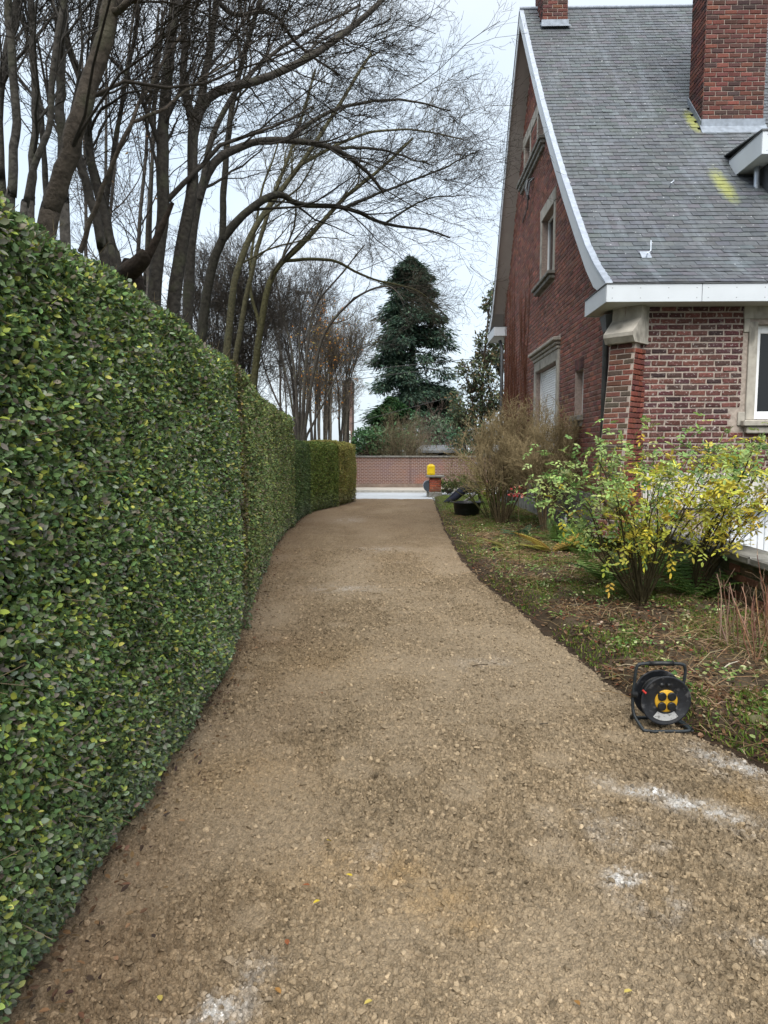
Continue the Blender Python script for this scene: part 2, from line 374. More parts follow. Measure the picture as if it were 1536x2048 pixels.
colr = mixc(colr, blobs([(pz(1450, 1640), .24, .075, -.75, 1.5), (pz(1290, 1590), .20, .07, -.6, 1.0), (pz(1245, 1762), .07, .07, 0, 1.5), (pz(1305, 1800), .09, .10, 0, 1.0), (pz(1465, 1535), .20, .11, -1.0, 1.5), (pz(1320, 1700), .06, .05, 0, .6),
                         (pz(430, 2030), .12, .06, .4, 1.2), (pz(500, 1960), .1, .08, .4, .5), (pz(1500, 1890), .08, .06, 0, .7), (pz(1200, 1660), .25, .2, 0, .25), (pz(720, 1720), .2, .15, 0, .22), (pz(690, 1178), .35, .22, 0, .5), (pz(760, 1098), .4, .3, 0, .4), (pz(970, 1330), .2, .2, 0, .3), (pz(700, 1040), .3, .7, 0, .35)])*wn*(.5+.7*crumb2), .95)
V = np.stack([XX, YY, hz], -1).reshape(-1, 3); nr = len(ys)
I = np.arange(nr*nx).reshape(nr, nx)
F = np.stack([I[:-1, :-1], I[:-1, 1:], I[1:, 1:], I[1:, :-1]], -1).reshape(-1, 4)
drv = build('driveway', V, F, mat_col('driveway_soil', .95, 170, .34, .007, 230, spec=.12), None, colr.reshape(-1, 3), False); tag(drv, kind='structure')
# loose stones and crumbs
PHI = (1+5**.5)/2
ICO = nrm(np.array([(-1, PHI, 0), (1, PHI, 0), (-1, -PHI, 0), (1, -PHI, 0), (0, -1, PHI), (0, 1, PHI), (0, -1, -PHI), (0, 1, -PHI), (PHI, 0, -1), (PHI, 0, 1), (-PHI, 0, -1), (-PHI, 0, 1)], float))
ICF = np.array([(0, 11, 5), (0, 5, 1), (0, 1, 7), (0, 7, 10), (0, 10, 11), (1, 5, 9), (5, 11, 4), (11, 10, 2), (10, 7, 6), (7, 1, 8), (3, 9, 4), (3, 4, 2), (3, 2, 6), (3, 6, 8), (3, 8, 9), (4, 9, 5), (2, 4, 11), (6, 2, 10), (8, 6, 7), (9, 8, 1)])
PEB_T = []
for k in range(5):
    gk = rng(700+k); PEB_T.append(template('crumb', ICO*gk.uniform(.62, 1.25, (12, 1))*np.array((1.15, .9, .75)), ICF, M_crumb))
g = rng(5); n = 95000
yy = 1.2*(11/1.2)**g.uniform(0, 1, n); xx = hedge_x(yy)-.1+(drive_r(yy)+.0-hedge_x(yy)+.1)*g.uniform(0, 1, n)
zi = np.interp(yy, ys, np.arange(nr)).astype(int); ui = np.clip(((xx-xl[zi, 0])/(xr[zi, 0]-xl[zi, 0])*(nx-1)).astype(int), 0, nx-1)
keep = g.uniform(0, 1, n) > comp[zi, ui]*.75; xx, yy, zi, ui = xx[keep], yy[keep], zi[keep], ui[keep]; n = len(xx)
sz = np.exp(g.normal(math.log(.0046), .48, n))*np.clip(.75+yy/9, .8, 1.5); sz = np.minimum(sz, .0145)
pc = colr[zi, ui]*np.clip(g.normal(1.0, .17, (n, 1)), .5, 1.5)*np.where(g.uniform(0, 1, (n, 1)) < .03, 1.25, 1.0)
pb = scatter_gn('loose_gravel', np.stack([xx, yy, hz[zi, ui]+sz*.15], -1), np.stack([g.normal(0, .4, n), g.normal(0, .4, n), g.uniform(0, 6.28, n)], -1), sz[:, None]*g.uniform(.75, 1.3, (n, 3)), np.clip(pc, .02, .75), PEB_T, None, g.integers(0, 5, n))
tag(pb, 'loose earth crumbs and small stones strewn over the driveway', 'gravel', kind='stuff')
# garden bed along the house
yb = lod_rows(2.0, 24.0, .006, .012); nb = 260
Ub = np.linspace(0, 1, nb)[None]**1.4; YB = np.repeat(yb[:, None], nb, 1)
XLb = drive_r(yb)[:, None]-.02; XRb = np.where(yb < 9.72, 3.2, np.where(yb < 21, 3.12, 3.6))[:, None]
XB = XLb+(XRb-XLb)*Ub
dd = XB-XLb
def bed_h(x, y):
    d = x-np.interp(y, RBY, RBX); s = np.clip(d/.22, 0, 1); s = s*s*(3-2*s)
    far = np.clip(1-(y-17)/5, .25, 1)
    return s*(.115*far+.06*(fbm(x*1.3, y*1.3, 4)-.4)+.04*np.clip(d-.5, 0, 1.2)*far)
ZB = bed_h(XB, YB)+.035*(fbm(XB*7, YB*7, 31)-.5)+np.clip(.5+dd*3, 0, 1)*(.35*domes(XB, YB, .045, 71, (.2, .6), .7)+.3*domes(XB, YB, .02, 75, (.3, .6), .8))-.012
cb = np.array([.074, .056, .037])*np.ones(XB.shape+(1,))*(.6+.8*fbm(XB*9, YB*9, 3))[..., None]
TGT = (.12, .165, .034); cb = mixc(cb, np.clip((fbm(XB*2.3, YB*1.6, 14)-.38)*5, 0, 1)*np.clip(dd*3-.6, 0, 1)*(.4+.8*fbm(XB*30, YB*30, 8)), .8)
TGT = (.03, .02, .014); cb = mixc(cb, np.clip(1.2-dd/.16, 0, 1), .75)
TGT = (.085, .115, .028); cb = mixc(cb, np.clip((YB-10)/5, 0, 1)*np.clip(dd*4-.3, 0, 1)*(.3+fbm(XB*6, YB*4, 2)*.9), .7)
nrb = len(yb); I = np.arange(nrb*nb).reshape(nrb, nb)
F = np.stack([I[:-1, :-1], I[:-1, 1:], I[1:, 1:], I[1:, :-1]], -1).reshape(-1, 4)
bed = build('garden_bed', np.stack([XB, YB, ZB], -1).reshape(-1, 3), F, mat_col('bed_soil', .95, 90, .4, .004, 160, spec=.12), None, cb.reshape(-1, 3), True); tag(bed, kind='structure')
# road, far pavement with kerb
M_road = stain(mat_col('road_concrete', .8, 5, .12, .001, 120, base=(.42, .45, .48)), (.30, .31, .32), 1.2, .5, .7, sc=(.3, 2, 1))
tag(Q().box(-40, 40, 22.0, 25.9, -.2, -.012).out('road', M_road), kind='structure')
tag(Q().box(-40, 40, 25.9, 26.05, -.2, .07).out('kerb', mat_col('kerb_stone', .9, 8, .2, base=(.34, .33, .30))), kind='structure')
tag(Q().box(-40, 40, 26.05, 28.2, -.2, .062).out('pavement', mat_col('pavement_slab', .9, 6, .15, base=(.44, .41, .36))), kind='structure')
M_line = mat_col('joint_tar', .8, base=(.16, .16, .16))
tag(Q().box(-40, 40, 23.9, 23.94, -.02, -.008).out('road_joint', M_line), kind='structure')
# garage ramp right of the low wall
tag(Q().add([(3.45, 1.5, -.1), (9, 1.5, -.1), (9, 9.74, -.75), (3.45, 9.74, -.75)], [[0, 1, 2, 3]]).out('garage_ramp', mat_col('ramp_paving', .9, 6, .2, base=(.2, .19, .18))), kind='structure')
tag(Q().add([(9, -30, -.02), (60, -30, -.02), (60, 22, -.02), (9, 22, -.02)], [[0, 1, 2, 3]]).out('side_lawn', M_ground), kind='structure')
# ------------------------------------------------------------------ house
XG, XV, YF = 3.1, 2.72, 9.75
house = empty('brick_house', (XG, YF, 0), 'dark red brick house with steep grey slate roof and white eaves boards', 'house')
PY = np.array([9.36, 9.9, 10.43, 11.2, 12.08, 13.18, 14.2, 15.08, 15.87, 16.82]); PZ = np.array([3.80, 4.16, 4.58, 5.32, 6.20, 7.38, 8.53, 9.58, 10.54, 11.72])
BY = np.array([16.82, 18.2, 19.3, 20.3, 21.0, 21.9]); BZ = np.array([11.72, 9.95, 8.25, 6.72, 5.85, 5.22])
def roof_z(y): return np.interp(y, np.r_[PY, BY[1:]], np.r_[PZ, BZ[1:]])
BL, BH = .219, .0822
def wall_base(name, u0, u1, ztop, z0, holes, place, mat, parent, extra=(), rev=.22):
    """flat wall with real openings; place(u, z, depth) -> xyz, depth>0 into the wall; reveals included"""
    us = sorted(set([u0, u1]+[h[0] for h in holes]+[h[1] for h in holes]+[e for e in extra if u0 < e < u1]))
    q = Q()
    def quad(a, b, za0, za1, zb0, zb1): q.add([place(a, za0, 0), place(b, zb0, 0), place(b, zb1, 0), place(a, za1, 0)], [[0, 1, 2, 3]])
    for a, b in zip(us[:-1], us[1:]):
        hs = sorted([h for h in holes if h[0] <= a+1e-6 and h[1] >= b-1e-6], key=lambda h: h[2]); z = z0
        for h in hs: quad(a, b, z, h[2], z, h[2]); z = h[3]
        quad(a, b, z, ztop(a), z, ztop(b))
    for (a, b, c, d) in holes:
        for (p1, p2) in (((a, c), (a, d)), ((a, d), (b, d)), ((b, d), (b, c)), ((b, c), (a, c))):
            q.add([place(*p1, 0), place(*p2, 0), place(*p2, rev), place(*p1, rev)], [[0, 1, 2, 3]])
    return q.out(name, mat, parent)
def brick_tpl(g, n, L_, H, D, b=.008, rough=.0025):
    """n bricks in local (u, depth outward, z) centred; returns (n,12,3)"""
    l, h = np.broadcast_to(L_, n)/2, np.broadcast_to(H, n)/2
    s = np.array([(-1, -1), (1, -1), (1, 1), (-1, 1)], float)
    o = []
    for k, (ins, d) in enumerate(((0, -.02), (0, D-b), (b, D))):
        p = np.stack([s[None, :, 0]*(l[:, None]-ins), np.full((n, 4), d), s[None, :, 1]*(h[:, None]-ins)], -1)
        if k: p = p+g.normal(0, rough, (n, 4, 3))*np.array([1, .7, .6])
        o.append(p)
    return np.concatenate(o, 1)
BRF = np.array([[0, 1, 5, 4], [1, 2, 6, 5], [2, 3, 7, 6], [3, 0, 4, 7], [4, 5, 9, 8], [5, 6, 10, 9], [6, 7, 11, 10], [7, 4, 8, 11], [8, 9, 10, 11]])
def courses(u0, u1, z0, z1, holes, zlim=None, off=0.0, half=True):
    """centres and lengths of bricks in running bond"""
    r = []; k = 0; z = z0
    while z+BH <= z1+.02:
        u = u0-(BL/2 if k % 2 else 0)-off; zc = z+BH/2
        spans = [(u0, u1)]
        for h in holes:
            if h[2]-.01 < z+BH-.012 and h[3]+.01 > z+.012:
                ns = []
                for a, b in spans:
                    if h[1] <= a or h[0] >= b: ns.append((a, b)); continue
                    if h[0] > a: ns.append((a, h[0]))
                    if h[1] < b: ns.append((h[1], b))
                spans = ns
        while u < u1:
            for a, b in spans:
                s, e = max(u, a), min(u+BL, b)
                if e-s > .05 and (zlim is None or z+BH < min(zlim(s), zlim(e))): r.append(((s+e)/2, zc, e-s-.011))
            u += BL
        z += BH; k += 1
    return np.array(r)
def brick_stuff(name, g, r, place3, pal, wts, mat, parent, D=.009, var=.16):
    n = len(r); T = brick_tpl(g, n, r[:, 2], BH-.012, D)
    T[..., 0] += r[:, 0][:, None]; T[..., 2] += r[:, 1][:, None]
    V = place3(T.reshape(-1, 3)); c = pick(g, n, pal, wts, var)
    F = (BRF[None]+np.arange(n)[:, None, None]*12).reshape(-1, 4)
    o = build(name, V, F, mat, parent, np.repeat(c, 12, 0)); tag(o, kind='stuff'); return o
PAL = [(.088, .037, .032), (.073, .033, .032), (.060, .032, .032), (.100, .041, .034), (.072, .041, .039)]; WT = [4, 4, 2, 2, 1.5]
# --- front wall with single bricks
pf = lambda u, z, d: (u, YF+d, z)
W1 = (4.93, 6.35, 2.02, 3.33)
fw = wall_base('front_wall', XG+.002, 9.0, lambda u: 3.62, -.8, [W1, (4.35, 7.2, -.75, .80)], pf, M_mortar, house)
plinth_top = 1.28
r = courses(3.30, 7.5, plinth_top, 3.58, [(4.74, 6.54, 1.93, 3.62), (4.62, 4.75, 1.93, 2.12)], off=.04)
g = rng(11)
nv = 14; var_m = []
for i in range(nv):
    T = brick_tpl(g, 1, BL-.018, BH-.019, .010, .010, .004)[0]
    T[:, 1] *= -1
    var_m.append(mesh('brick', T, BRF[:, ::-1], M_brick_old, pick(g, 1, PAL, WT, .2)[0]))
inv_house = house.matrix_basis.inverted()
rb_ = r[r[:, 0] >= 5.35]; r = r[r[:, 0] < 5.35]
brick_stuff('brick_courses', g, rb_, lambda T: np.stack([T[:, 0], YF-T[:, 1], T[:, 2]], -1), PAL, WT, M_brick_old, fw)
for (u, z, l) in r:
    if l > BL-.02: o = bpy.data.objects.new('brick', var_m[int(g.integers(nv))])
    else:
        T = brick_tpl(g, 1, l-.006, BH-.019, .010, .010, .004)[0]; T[:, 1] *= -1
        o = bpy.data.objects.new('brick', mesh('brick', T, BRF[:, ::-1], M_brick_old, pick(g, 1, PAL, WT, .2)[0]))
    COL.objects.link(o); o.parent = fw; o.matrix_parent_inverse = Matrix.Identity(4)
    M0 = (house.matrix_basis @ fw.matrix_parent_inverse)
    o.matrix_parent_inverse = M0.inverted(); o.location = (u, YF+g.normal(0, .0015), z)
    if g.uniform() < .5: o.rotation_euler[1] = math.pi
print('front bricks', len(r))
# plinth band, ledge, window stonework
st = Q()
st.bbox(3.42, 7.6, YF-.03, YF+.02, .86, 1.268).bbox(3.42, 7.6, YF-.045, YF+.02, .78, .852)
st.out('plinth_band', mat_col('plinth_render', .85, 6, .15, .002, 80, base=(.50, .49, .46)), house)
gd = Q()
for k in range(30): gd.bbox(4.36+k*.095, 4.36+k*.095+.088, YF+.10, YF+.13, -.75, .77, .008)
gd.box(4.35, 7.2, YF+.135, YF+.15, -.75, .80, (.5, .5, .5)); gd.out('garage_door', mat_col('garage_door_paint', .5, 5, .06, base=(.66, .70, .74)), house)
wnd = Q()
wnd.bbox(4.80, 4.92, YF-.03, YF+.10, 2.02, 3.36).bbox(4.70, 4.80, YF-.022, YF+.02, 1.94, 2.13).bbox(4.73, 4.81, YF-.022, YF+.02, 3.22, 3.40).bbox(4.72, 6.56, YF-.026, YF+.10, 3.40, 3.62)
wnd.bbox(6.35, 6.50, YF-.03, YF+.10, 2.02, 3.36)
so_ = wnd.out('window_surround', M_stone, house)
Q().bbox(4.74, 6.6, YF-.12, YF+.1, 1.93, 2.015, .012).bbox(4.80, 6.55, YF-.075, YF+.1, 1.83, 1.928, .012).out('window_sill', M_stone, house)
wf = Q(); F0 = YF+.10
for (a, b, c, d) in ((4.925, 5.02, 2.03, 3.33), (5.6, 5.68, 2.03, 3.33), (6.26, 6.35, 2.03, 3.33)): wf.bbox(a, b, F0, F0+.06, c, d)
for (c, d) in ((2.03, 2.14), (3.22, 3.33)): wf.bbox(5.02, 6.26, F0+.004, F0+.055, c, d)
wfo = wf.out('window', M_pvc, house)
Q().box(4.99, 6.3, F0+.03, F0+.035, 2.1, 3.26).out('pane', M_glass, wfo)
Q().box(4.9, 6.4, F0+.5, F0+.52, 1.9, 3.4).out('room_shade_panel', mat_col('dark_room', .9, base=(.02, .02, .02)), house)  # flat near-black sheet, its colour standing for the unlit room behind the pane
# --- gable wall
pgp = lambda u, z, d: (XG+d, u, z)
HG = [(11.86, 12.36, 2.20, 2.98), (13.85, 15.95, 1.5, 3.36), (14.42, 15.6, 5.22, 6.60), (15.62, 16.28, 8.36, 9.16), (17.25, 17.95, 8.36, 9.16)]
ztop = lambda u: float(roof_z(u))-.13
gw = wall_base('gable_wall', YF, 20.9, ztop, 0., HG, pgp, M_mortar_d, house, extra=list(PY)+list(BY))
wall_base('back_wall', XG, 9., lambda u: 5.2, 0, [], lambda u, z, d: (u, 20.9, z), M_mortar_d, house)
HB2 = [(11.82, 12.40, 2.10, 2.985), (13.6, 16.2, 1.45, 3.80), (14.25, 15.78, 5.06, 6.87), (15.42, 18.25, 8.22, 8.35), (15.42, 18.25, 9.15, 9.44), (15.5, 16.4, 8.3, 9.2), (17.13, 18.07, 8.3, 9.2)]
rg = courses(9.79, 20.88, .9, 11.8, HB2, lambda u: ztop(u))
g = rng(13)
brick_stuff('brick_courses', g, rg, lambda T: np.stack([XG-T[:, 1], T[:, 0], T[:, 2]], -1), np.array([(.20, .085, .064), (.165, .073, .059), (.14, .068, .058), (.23, .092, .066), (.17, .085, .070)]), WT, M_brick, gw)
gs = Q()
# plinth stones at the corner and along the gable
for k in range(12):
    y0 = 9.8+k*.93
    gs.bbox(XG-.03, XG+.01, y0, y0+.92, .46, .895, .01); gs.bbox(XG-.10, XG+.0, y0, y0+.925, -.1, .45, .015)
gs.out('plinth', M_stone_d, house)
def opening(y0, y1, z0, z1, kind):
    q = Q(); 
    if kind == 'shutter':
        q.bbox(XG-.03, XG+.06, y0-.16, y0-.002, z0, z1+.22).bbox(XG-.03, XG+.06, y1+.002, y1+.16, z0, z1+.22).bbox(XG-.034, XG+.06, y0-.002, y1+.002, z1+.01, z1+.22)
        q.out('window_surround', M_stone, house)
        Q().bbox(XG-.10, XG+.02, y0-.22, y1+.22, z1+.30, z1+.36, .012).bbox(XG-.16, XG+.02, y0-.27, y1+.27, z1+.365, z1+.44, .015).bbox(XG-.06, XG+.02, y0-.18, y1+.18, z1+.225, z1+.295, .012).out('cornice', M_stone, house)
        s = Q()
        for k in range(int((z1-z0)/.05)): s.bbox(XG+.11, XG+.13, y0+.06, y1-.06, z1-.05*(k+1), z1-.05*k-.006, .007)
        s.out('roller_shutter', M_pvc, house); f = Q(); f.bbox(XG+.09, XG+.15, y0, y0+.06, z0, z1).bbox(XG+.09, XG+.15, y1-.06, y1, z0, z1); f.out('shutter_guide', M_pvc, house)
        Q().box(XG+.16, XG+.17, y0, y1, z0, z1).out('pane', M_glass, house); return
    f = Q(); a = .055
    f.bbox(XG+.12, XG+.17, y0, y0+a, z0, z1).bbox(XG+.12, XG+.17, y1-a, y1, z0, z1).bbox(XG+.123, XG+.167, y0+a, y1-a, z0, z0+a).bbox(XG+.123, XG+.167, y0+a, y1-a, z1-a, z1)
    if y1-y0 > .9: f.bbox(XG+.125, XG+.165, (y0+y1)/2-.04, (y0+y1)/2+.04, z0+a, z1-a)
    fo = f.out('window', M_pvc, house); Q().box(XG+.145, XG+.15, y0+.02, y1-.02, z0+.02, z1-.02).out('pane', M_glass, fo)
    if kind == 'stone':
        q.bbox(XG-.02, XG+.11, y0-.14, y0-.002, z0, z1).bbox(XG-.02, XG+.11, y1+.002, y1+.14, z0, z1).bbox(XG-.024, XG+.11, y0-.16, y1+.16, z1+.002, z1+.26).out('window_surround', M_stone, house)
        Q().bbox(XG-.16, XG+.1, y0-.22, y1+.38, z0-.075, z0-.003, .012).bbox(XG-.11, XG+.1, y0-.18, y1+.34, z0-.16, z0-.08, .012).out('window_sill', M_stone_d, house)
opening(*HG[0], 'plain'); opening(*HG[1], 'shutter'); opening(*HG[2], 'stone')
Q().bbox(XG-.09, XG+.1, 11.80, 12.42, 2.10, 2.195, .012).bbox(XG-.05, XG+.1, 11.83, 12.39, 2.0, 2.095, .012).out('window_sill', M_stone_d, house)
sold = Q(); g = rng(3)
for k in range(7): sold.bbox(XG-.012, XG+.02, 11.83+k*.082, 11.83+k*.082+.07, 2.99, 3.19, .006, pick(g, 1, PAL, WT)[0])
so2 = sold.out('brick_lintel', M_brick, house); tag(so2, kind='stuff')
for h in HG[3:]:
    f = Q(); y0, y1, z0, z1 = h
    f.bbox(XG+.12, XG+.17, y0, y0+.06, z0, z1).bbox(XG+.12, XG+.17, y1-.06, y1, z0, z1).bbox(XG+.123, XG+.167, y0+.06, y1-.06, z0, z0+.06).bbox(XG+.123, XG+.167, y0+.06, y1-.06, z1-.06, z1)
    fo = f.out('window', M_pvc, house); Q().box(XG+.145, XG+.15, y0+.02, y1-.02, z0+.02, z1-.02).out('pane', M_glass, fo)
    Q().bbox(XG-.02, XG+.11, y0-.11, y0-.002, z0, z1).bbox(XG-.02, XG+.11, y1+.002, y1+.11, z0, z1).out('window_surround', M_stone, house)
Q().bbox(XG-.024, XG+.11, 15.44, 18.23, 9.162, 9.43).out('lintel', M_stone, house)
Q().bbox(XG-.16, XG+.1, 15.40, 18.3, 8.275, 8.35, .012).bbox(XG-.12, XG+.1, 15.43, 18.26, 8.19, 8.27, .012).bbox(XG-.07, XG+.1, 15.46, 18.22, 8.10, 8.185, .012).out('window_sill', M_stone_d, house)
Q().tube([(XG, 16.9, 8.0), (XG-.12, 16.9, 7.95), (XG-.16, 16.85, 7.75), (XG-.10, 16.8, 7.5)], .035, 8).tube([(XG, 16.7, 7.95), (XG-.1, 16.7, 7.85), (XG-.14, 16.7, 7.55)], .025, 8).tube([(XG-.14, 16.7, 7.55), (XG-.05, 17.2, 7.45), (XG-.03, 18.0, 7.35)], .015, 6).out('cable_bracket', M_lead, house)
# --- corner buttress, diagonal, battered
dB = np.array([-.7071, -.7071]); pB = np.array([.7071, -.7071]); E0 = np.array([3.06, 9.675])
tB = lambda z: (3.05-z)/1.66*.23
bz = [.40, 3.06]; q = Q(); wB = .185
ring = []
for z in bz:
    e = E0+dB*tB(z)
    for p in (e-pB*wB, e+pB*wB, np.array([3.30, 9.76])+np.array([.1, .1]), np.array([3.0, 10.1])): ring.append((p[0], p[1], z))
bt = q.hexa(ring).out('buttress', M_mortar, house)
def place_end(T):
    e = E0[None]+dB[None]*(tB(T[:, 2])+T[:, 1])[:, None]+pB[None]*T[:, 0][:, None]
    return np.hstack([e, T[:, 2:3]])
BHs = BH; BH = .0735
re_ = courses(-wB, wB, .42, 3.06, [], off=0.); g = rng(17)
PALG = [(.115, .052, .038), (.092, .056, .042), (.135, .05, .035), (.078, .060, .046)]
brick_stuff('brick_courses', g, re_, place_end, PALG, [3, 2, 3, 2], M_brick, bt)
rs_ = []
for (zc, k) in [(.42+BH*(i+.5), i) for i in range(int((3.06-.42)/BH))]:
    dep = .13+tB(zc); u = 0
    ln = .105 if k % 2 else .2
    while u < dep+.12: e = min(u+ln, dep+.18); rs_.append(((u+e)/2, zc, e-u-.01)); u = e; ln = .105
rs_ = np.array(rs_)
def place_side(T):   # u measured from the outer edge back to the wall
    e = E0[None]+dB[None]*(tB(T[:, 2])-T[:, 0])[:, None]+pB[None]*(wB+T[:, 1])[:, None]
    return np.hstack([e, T[:, 2:3]])
brick_stuff('brick_courses', g, rs_, place_side, [(.165, .052, .036), (.14, .045, .034), (.11, .04, .034)], [3, 2, 1], M_brick, bt)
BH = BHs
# stone cap of the buttress: sloping hood
prof = [(-.30, 3.06), (.09, 3.06), (.15, 3.14), (.15, 3.19), (-.08, 3.40), (-.10, 3.60), (-.42, 3.60), (-.42, 3.10)]
cw = .215; Vc = []
for sgn in (-1, 1):
    for s, z in prof: p = E0+dB*s+pB*cw*sgn; Vc.append((p[0], p[1], z))
q = Q(); kP = len(prof)
q.add(Vc, [[i, (i+1) % kP, (i+1) % kP+kP, i+kP] for i in range(kP)]+[[0, 1, 2, 3], [0, 3, 4, 5], [0, 5, 6, 7], [8, 11, 10, 9], [8, 13, 12, 11], [8, 15, 14, 13]])
q.bbox(3.22, 3.40, YF-.03, YF+.05, 3.06, 3.6, .008)
q.out('buttress_cap', M_stone, house)
# --- downpipes and hopper
q = Q(); q.tube([(3.0, 10.28, .1), (3.0, 10.28, 3.2), (2.98, 10.2, 3.36)], .045, 12); q.out('downpipe', M_lead, house, True)
q = Q(); q.hexa([(2.93, 10.02, 3.30), (3.05, 10.02, 3.30), (3.05, 10.2, 3.30), (2.93, 10.2, 3.30), (2.89, 9.96, 3.52), (3.08, 9.96, 3.52), (3.08, 10.26, 3.52), (2.89, 10.26, 3.52)]); q.out('hopper', M_lead, house)
q = Q(); q.tube([(3.0, 20.75, .1), (3.0, 20.75, 4.6), (2.95, 20.9, 4.85)], .05, 12); q.out('downpipe', M_lead, house, True)
# --- eaves boxes
def eaves(x0, x1, y0, y1, z0, z1, seams, side_end, name='eaves'):
    so3 = Q().box(x0+.02, x1, y0+.02, y1-.01, z0+.012, z0+.03).out('soffit', mat_col('soffit_panel', .6, 3, .06, base=(.50, .51, .50)), house)
    xs = [x0]+seams+[x1]
    for a, b in zip(xs[:-1], xs[1:]):
        p = Q().bbox(a+.003, b-.003, y0, y0+.02, z0, z1, .003).out('fascia_panel', M_white, house)
        s = Q()
        for xx_ in np.arange(a+.08, b-.04, .37):
            for zz_ in (z0+.05, z1-.05): s.bbox(xx_-.005, xx_+.005, y0-.002, y0+.001, zz_-.005, zz_+.005, .002, (.3, .3, .3))
        s.out('screws', M_lead, p)
    Q().bbox(x0, x0+.02, y0+.022, y1, z0, z1, .003).out('fascia_panel', M_white, house)
    if side_end: Q().bbox(x0+.022, x0+.4, y1-.02, y1, z0, z1, .003).out('fascia_panel', M_white, house)
    Q().bbox(x0-.012, x1, y0-.012, y0+.05, z1+.001, z1+.016, .003).bbox(x0-.012, x0+.05, y0+.052, y1, z1+.001, z1+.016, .003).out('drip_edge', M_lead, house)
eaves(XV, 12., 9.36, 10.43, 3.56, 3.79, [3.98, 6.1, 8.2], True)
Q().box(XV+.02, 9., 9.4, YF+.1, 3.66, 3.72).out('soffit_backing', M_lead, house)
eaves(XV, 3.6, 20.5, 21.9, 4.94, 5.2, [], True)
# --- roof deck, slates
def deck(Yp, Zp, x0, x1, t=.05, dz=0.):
    q = Q(); k = len(Yp)
    V = [(x, y, z+dz) for x in (x0, x1) for y, z in zip(Yp, Zp)]+[(x, y, z+dz-t) for x in (x0, x1) for y, z in zip(Yp, Zp)]
    F = []
    for i in range(k-1): F += [[i, k+i, k+i+1, i+1], [2*k+i, 2*k+i+1, 3*k+i+1, 3*k+i], [i, i+1, 2*k+i+1, 2*k+i]]
    return q.add(V, F)
X1 = 12.0
roof = deck(PY, PZ, XV+.05, X1, .06, -.02).out('roof', mat_col('roof_deck', .8, 10, .2, base=(.05, .052, .056)), house)
deck(BY, BZ, XV+.06, X1, .06, -.02).out('back_roof', mat_col('back_roof_slate', .6, 10, .3, base=(.10, .105, .115)), house)
# verge: barge board, soffit, zinc cap
def strip(Yp, Zp, x0, x1, h0, h1, zmin=-9.): 
    q = Q(); b_ = [max(z+h0, zmin) for z in Zp]
    for i in range(len(Yp)-1):
        q.hexa([(x0, Yp[i], b_[i]), (x1, Yp[i], b_[i]), (x1, Yp[i+1], b_[i+1]), (x0, Yp[i+1], b_[i+1]), (x0, Yp[i], Zp[i]+h1), (x1, Yp[i], Zp[i]+h1), (x1, Yp[i+1], Zp[i+1]+h1), (x0, Yp[i+1], Zp[i+1]+h1)])
    return q
PYc = np.r_[9.44, 9.6, 9.8, 10.0, 10.2, PY[2:]]; PZc = np.array([float(roof_z(y)) for y in PYc]); BYc = np.r_[BY[:-1], 21.3, 21.6, 21.85]; BZc = np.array([float(roof_z(y)) for y in BYc])
strip(PYc, PZc, XV, XV+.02, -.34, -.01, 3.812).out('barge_board', M_white, house); strip(BYc, BZc, XV, XV+.02, -.30, -.01, 5.222).out('barge_board', M_white, house)
strip(PYc[4:], PZc[4:], XV+.022, XG+.05, -.16, -.13, 3.8).out('verge_soffit', M_soffit, house); strip(BYc[:-1], BZc[:-1], XV+.022, XG+.05, -.19, -.16).out('verge_soffit', M_soffit, house)
strip(PY, PZ, XV-.015, XV+.085, -.008, .02).out('verge_cap', M_zinc, house); strip(BY, BZ, XV-.015, XV+.13, -.008, .02).out('verge_cap', M_lead, house)
EXP_, SWD = .132, .202
seg = np.r_[0, np.cumsum(np.hypot(np.diff(PY), np.diff(PZ)))]
ns_ = int(seg[-1]/EXP_); g = rng(23)
CH = (5.51, 6.61, 13.26, 13.9); CH2 = (3.13, 3.68, 16.22, 17.1)
DM = (5.6, 11.2)
fr = []
for k in range(ns_):
    s0 = k*EXP_-.02; sm = max(s0, 0); y = np.interp(sm, seg, PY); z = np.interp(sm, seg, PZ)
    y2 = np.interp(sm+.2, seg, PY); z2 = np.interp(sm+.2, seg, PZ); ang = math.atan2(z2-z, y2-y)
    x = XV+.075-(SWD/2 if k % 2 else 0)+g.uniform(-.01, .01)
    while x < 11.8:
        a, b = max(x, XV+.075), x+SWD; x += SWD
        if b-a < .05: continue
        yc = y+.06
        if CH[0] < (a+b)/2 < CH[1] and CH[2]-.05 < yc < CH[3]: continue
        if CH2[0] < (a+b)/2 < CH2[1] and CH2[2]-.05 < yc: continue
        if (a+b)/2 > DM[0]+.35 and DM[1]+.4 < yc < 12.4: continue
        fr.append((k, (a+b)/2, y, z, ang, b-a-.005))
fr = np.array(fr); print('slates', len(fr))
PALS = [(.066, .075, .084), (.056, .064, .073), (.074, .083, .092), (.068, .070, .080), (.056, .066, .070)]; WS = [4, 2, 3, 1.5, 1.5]
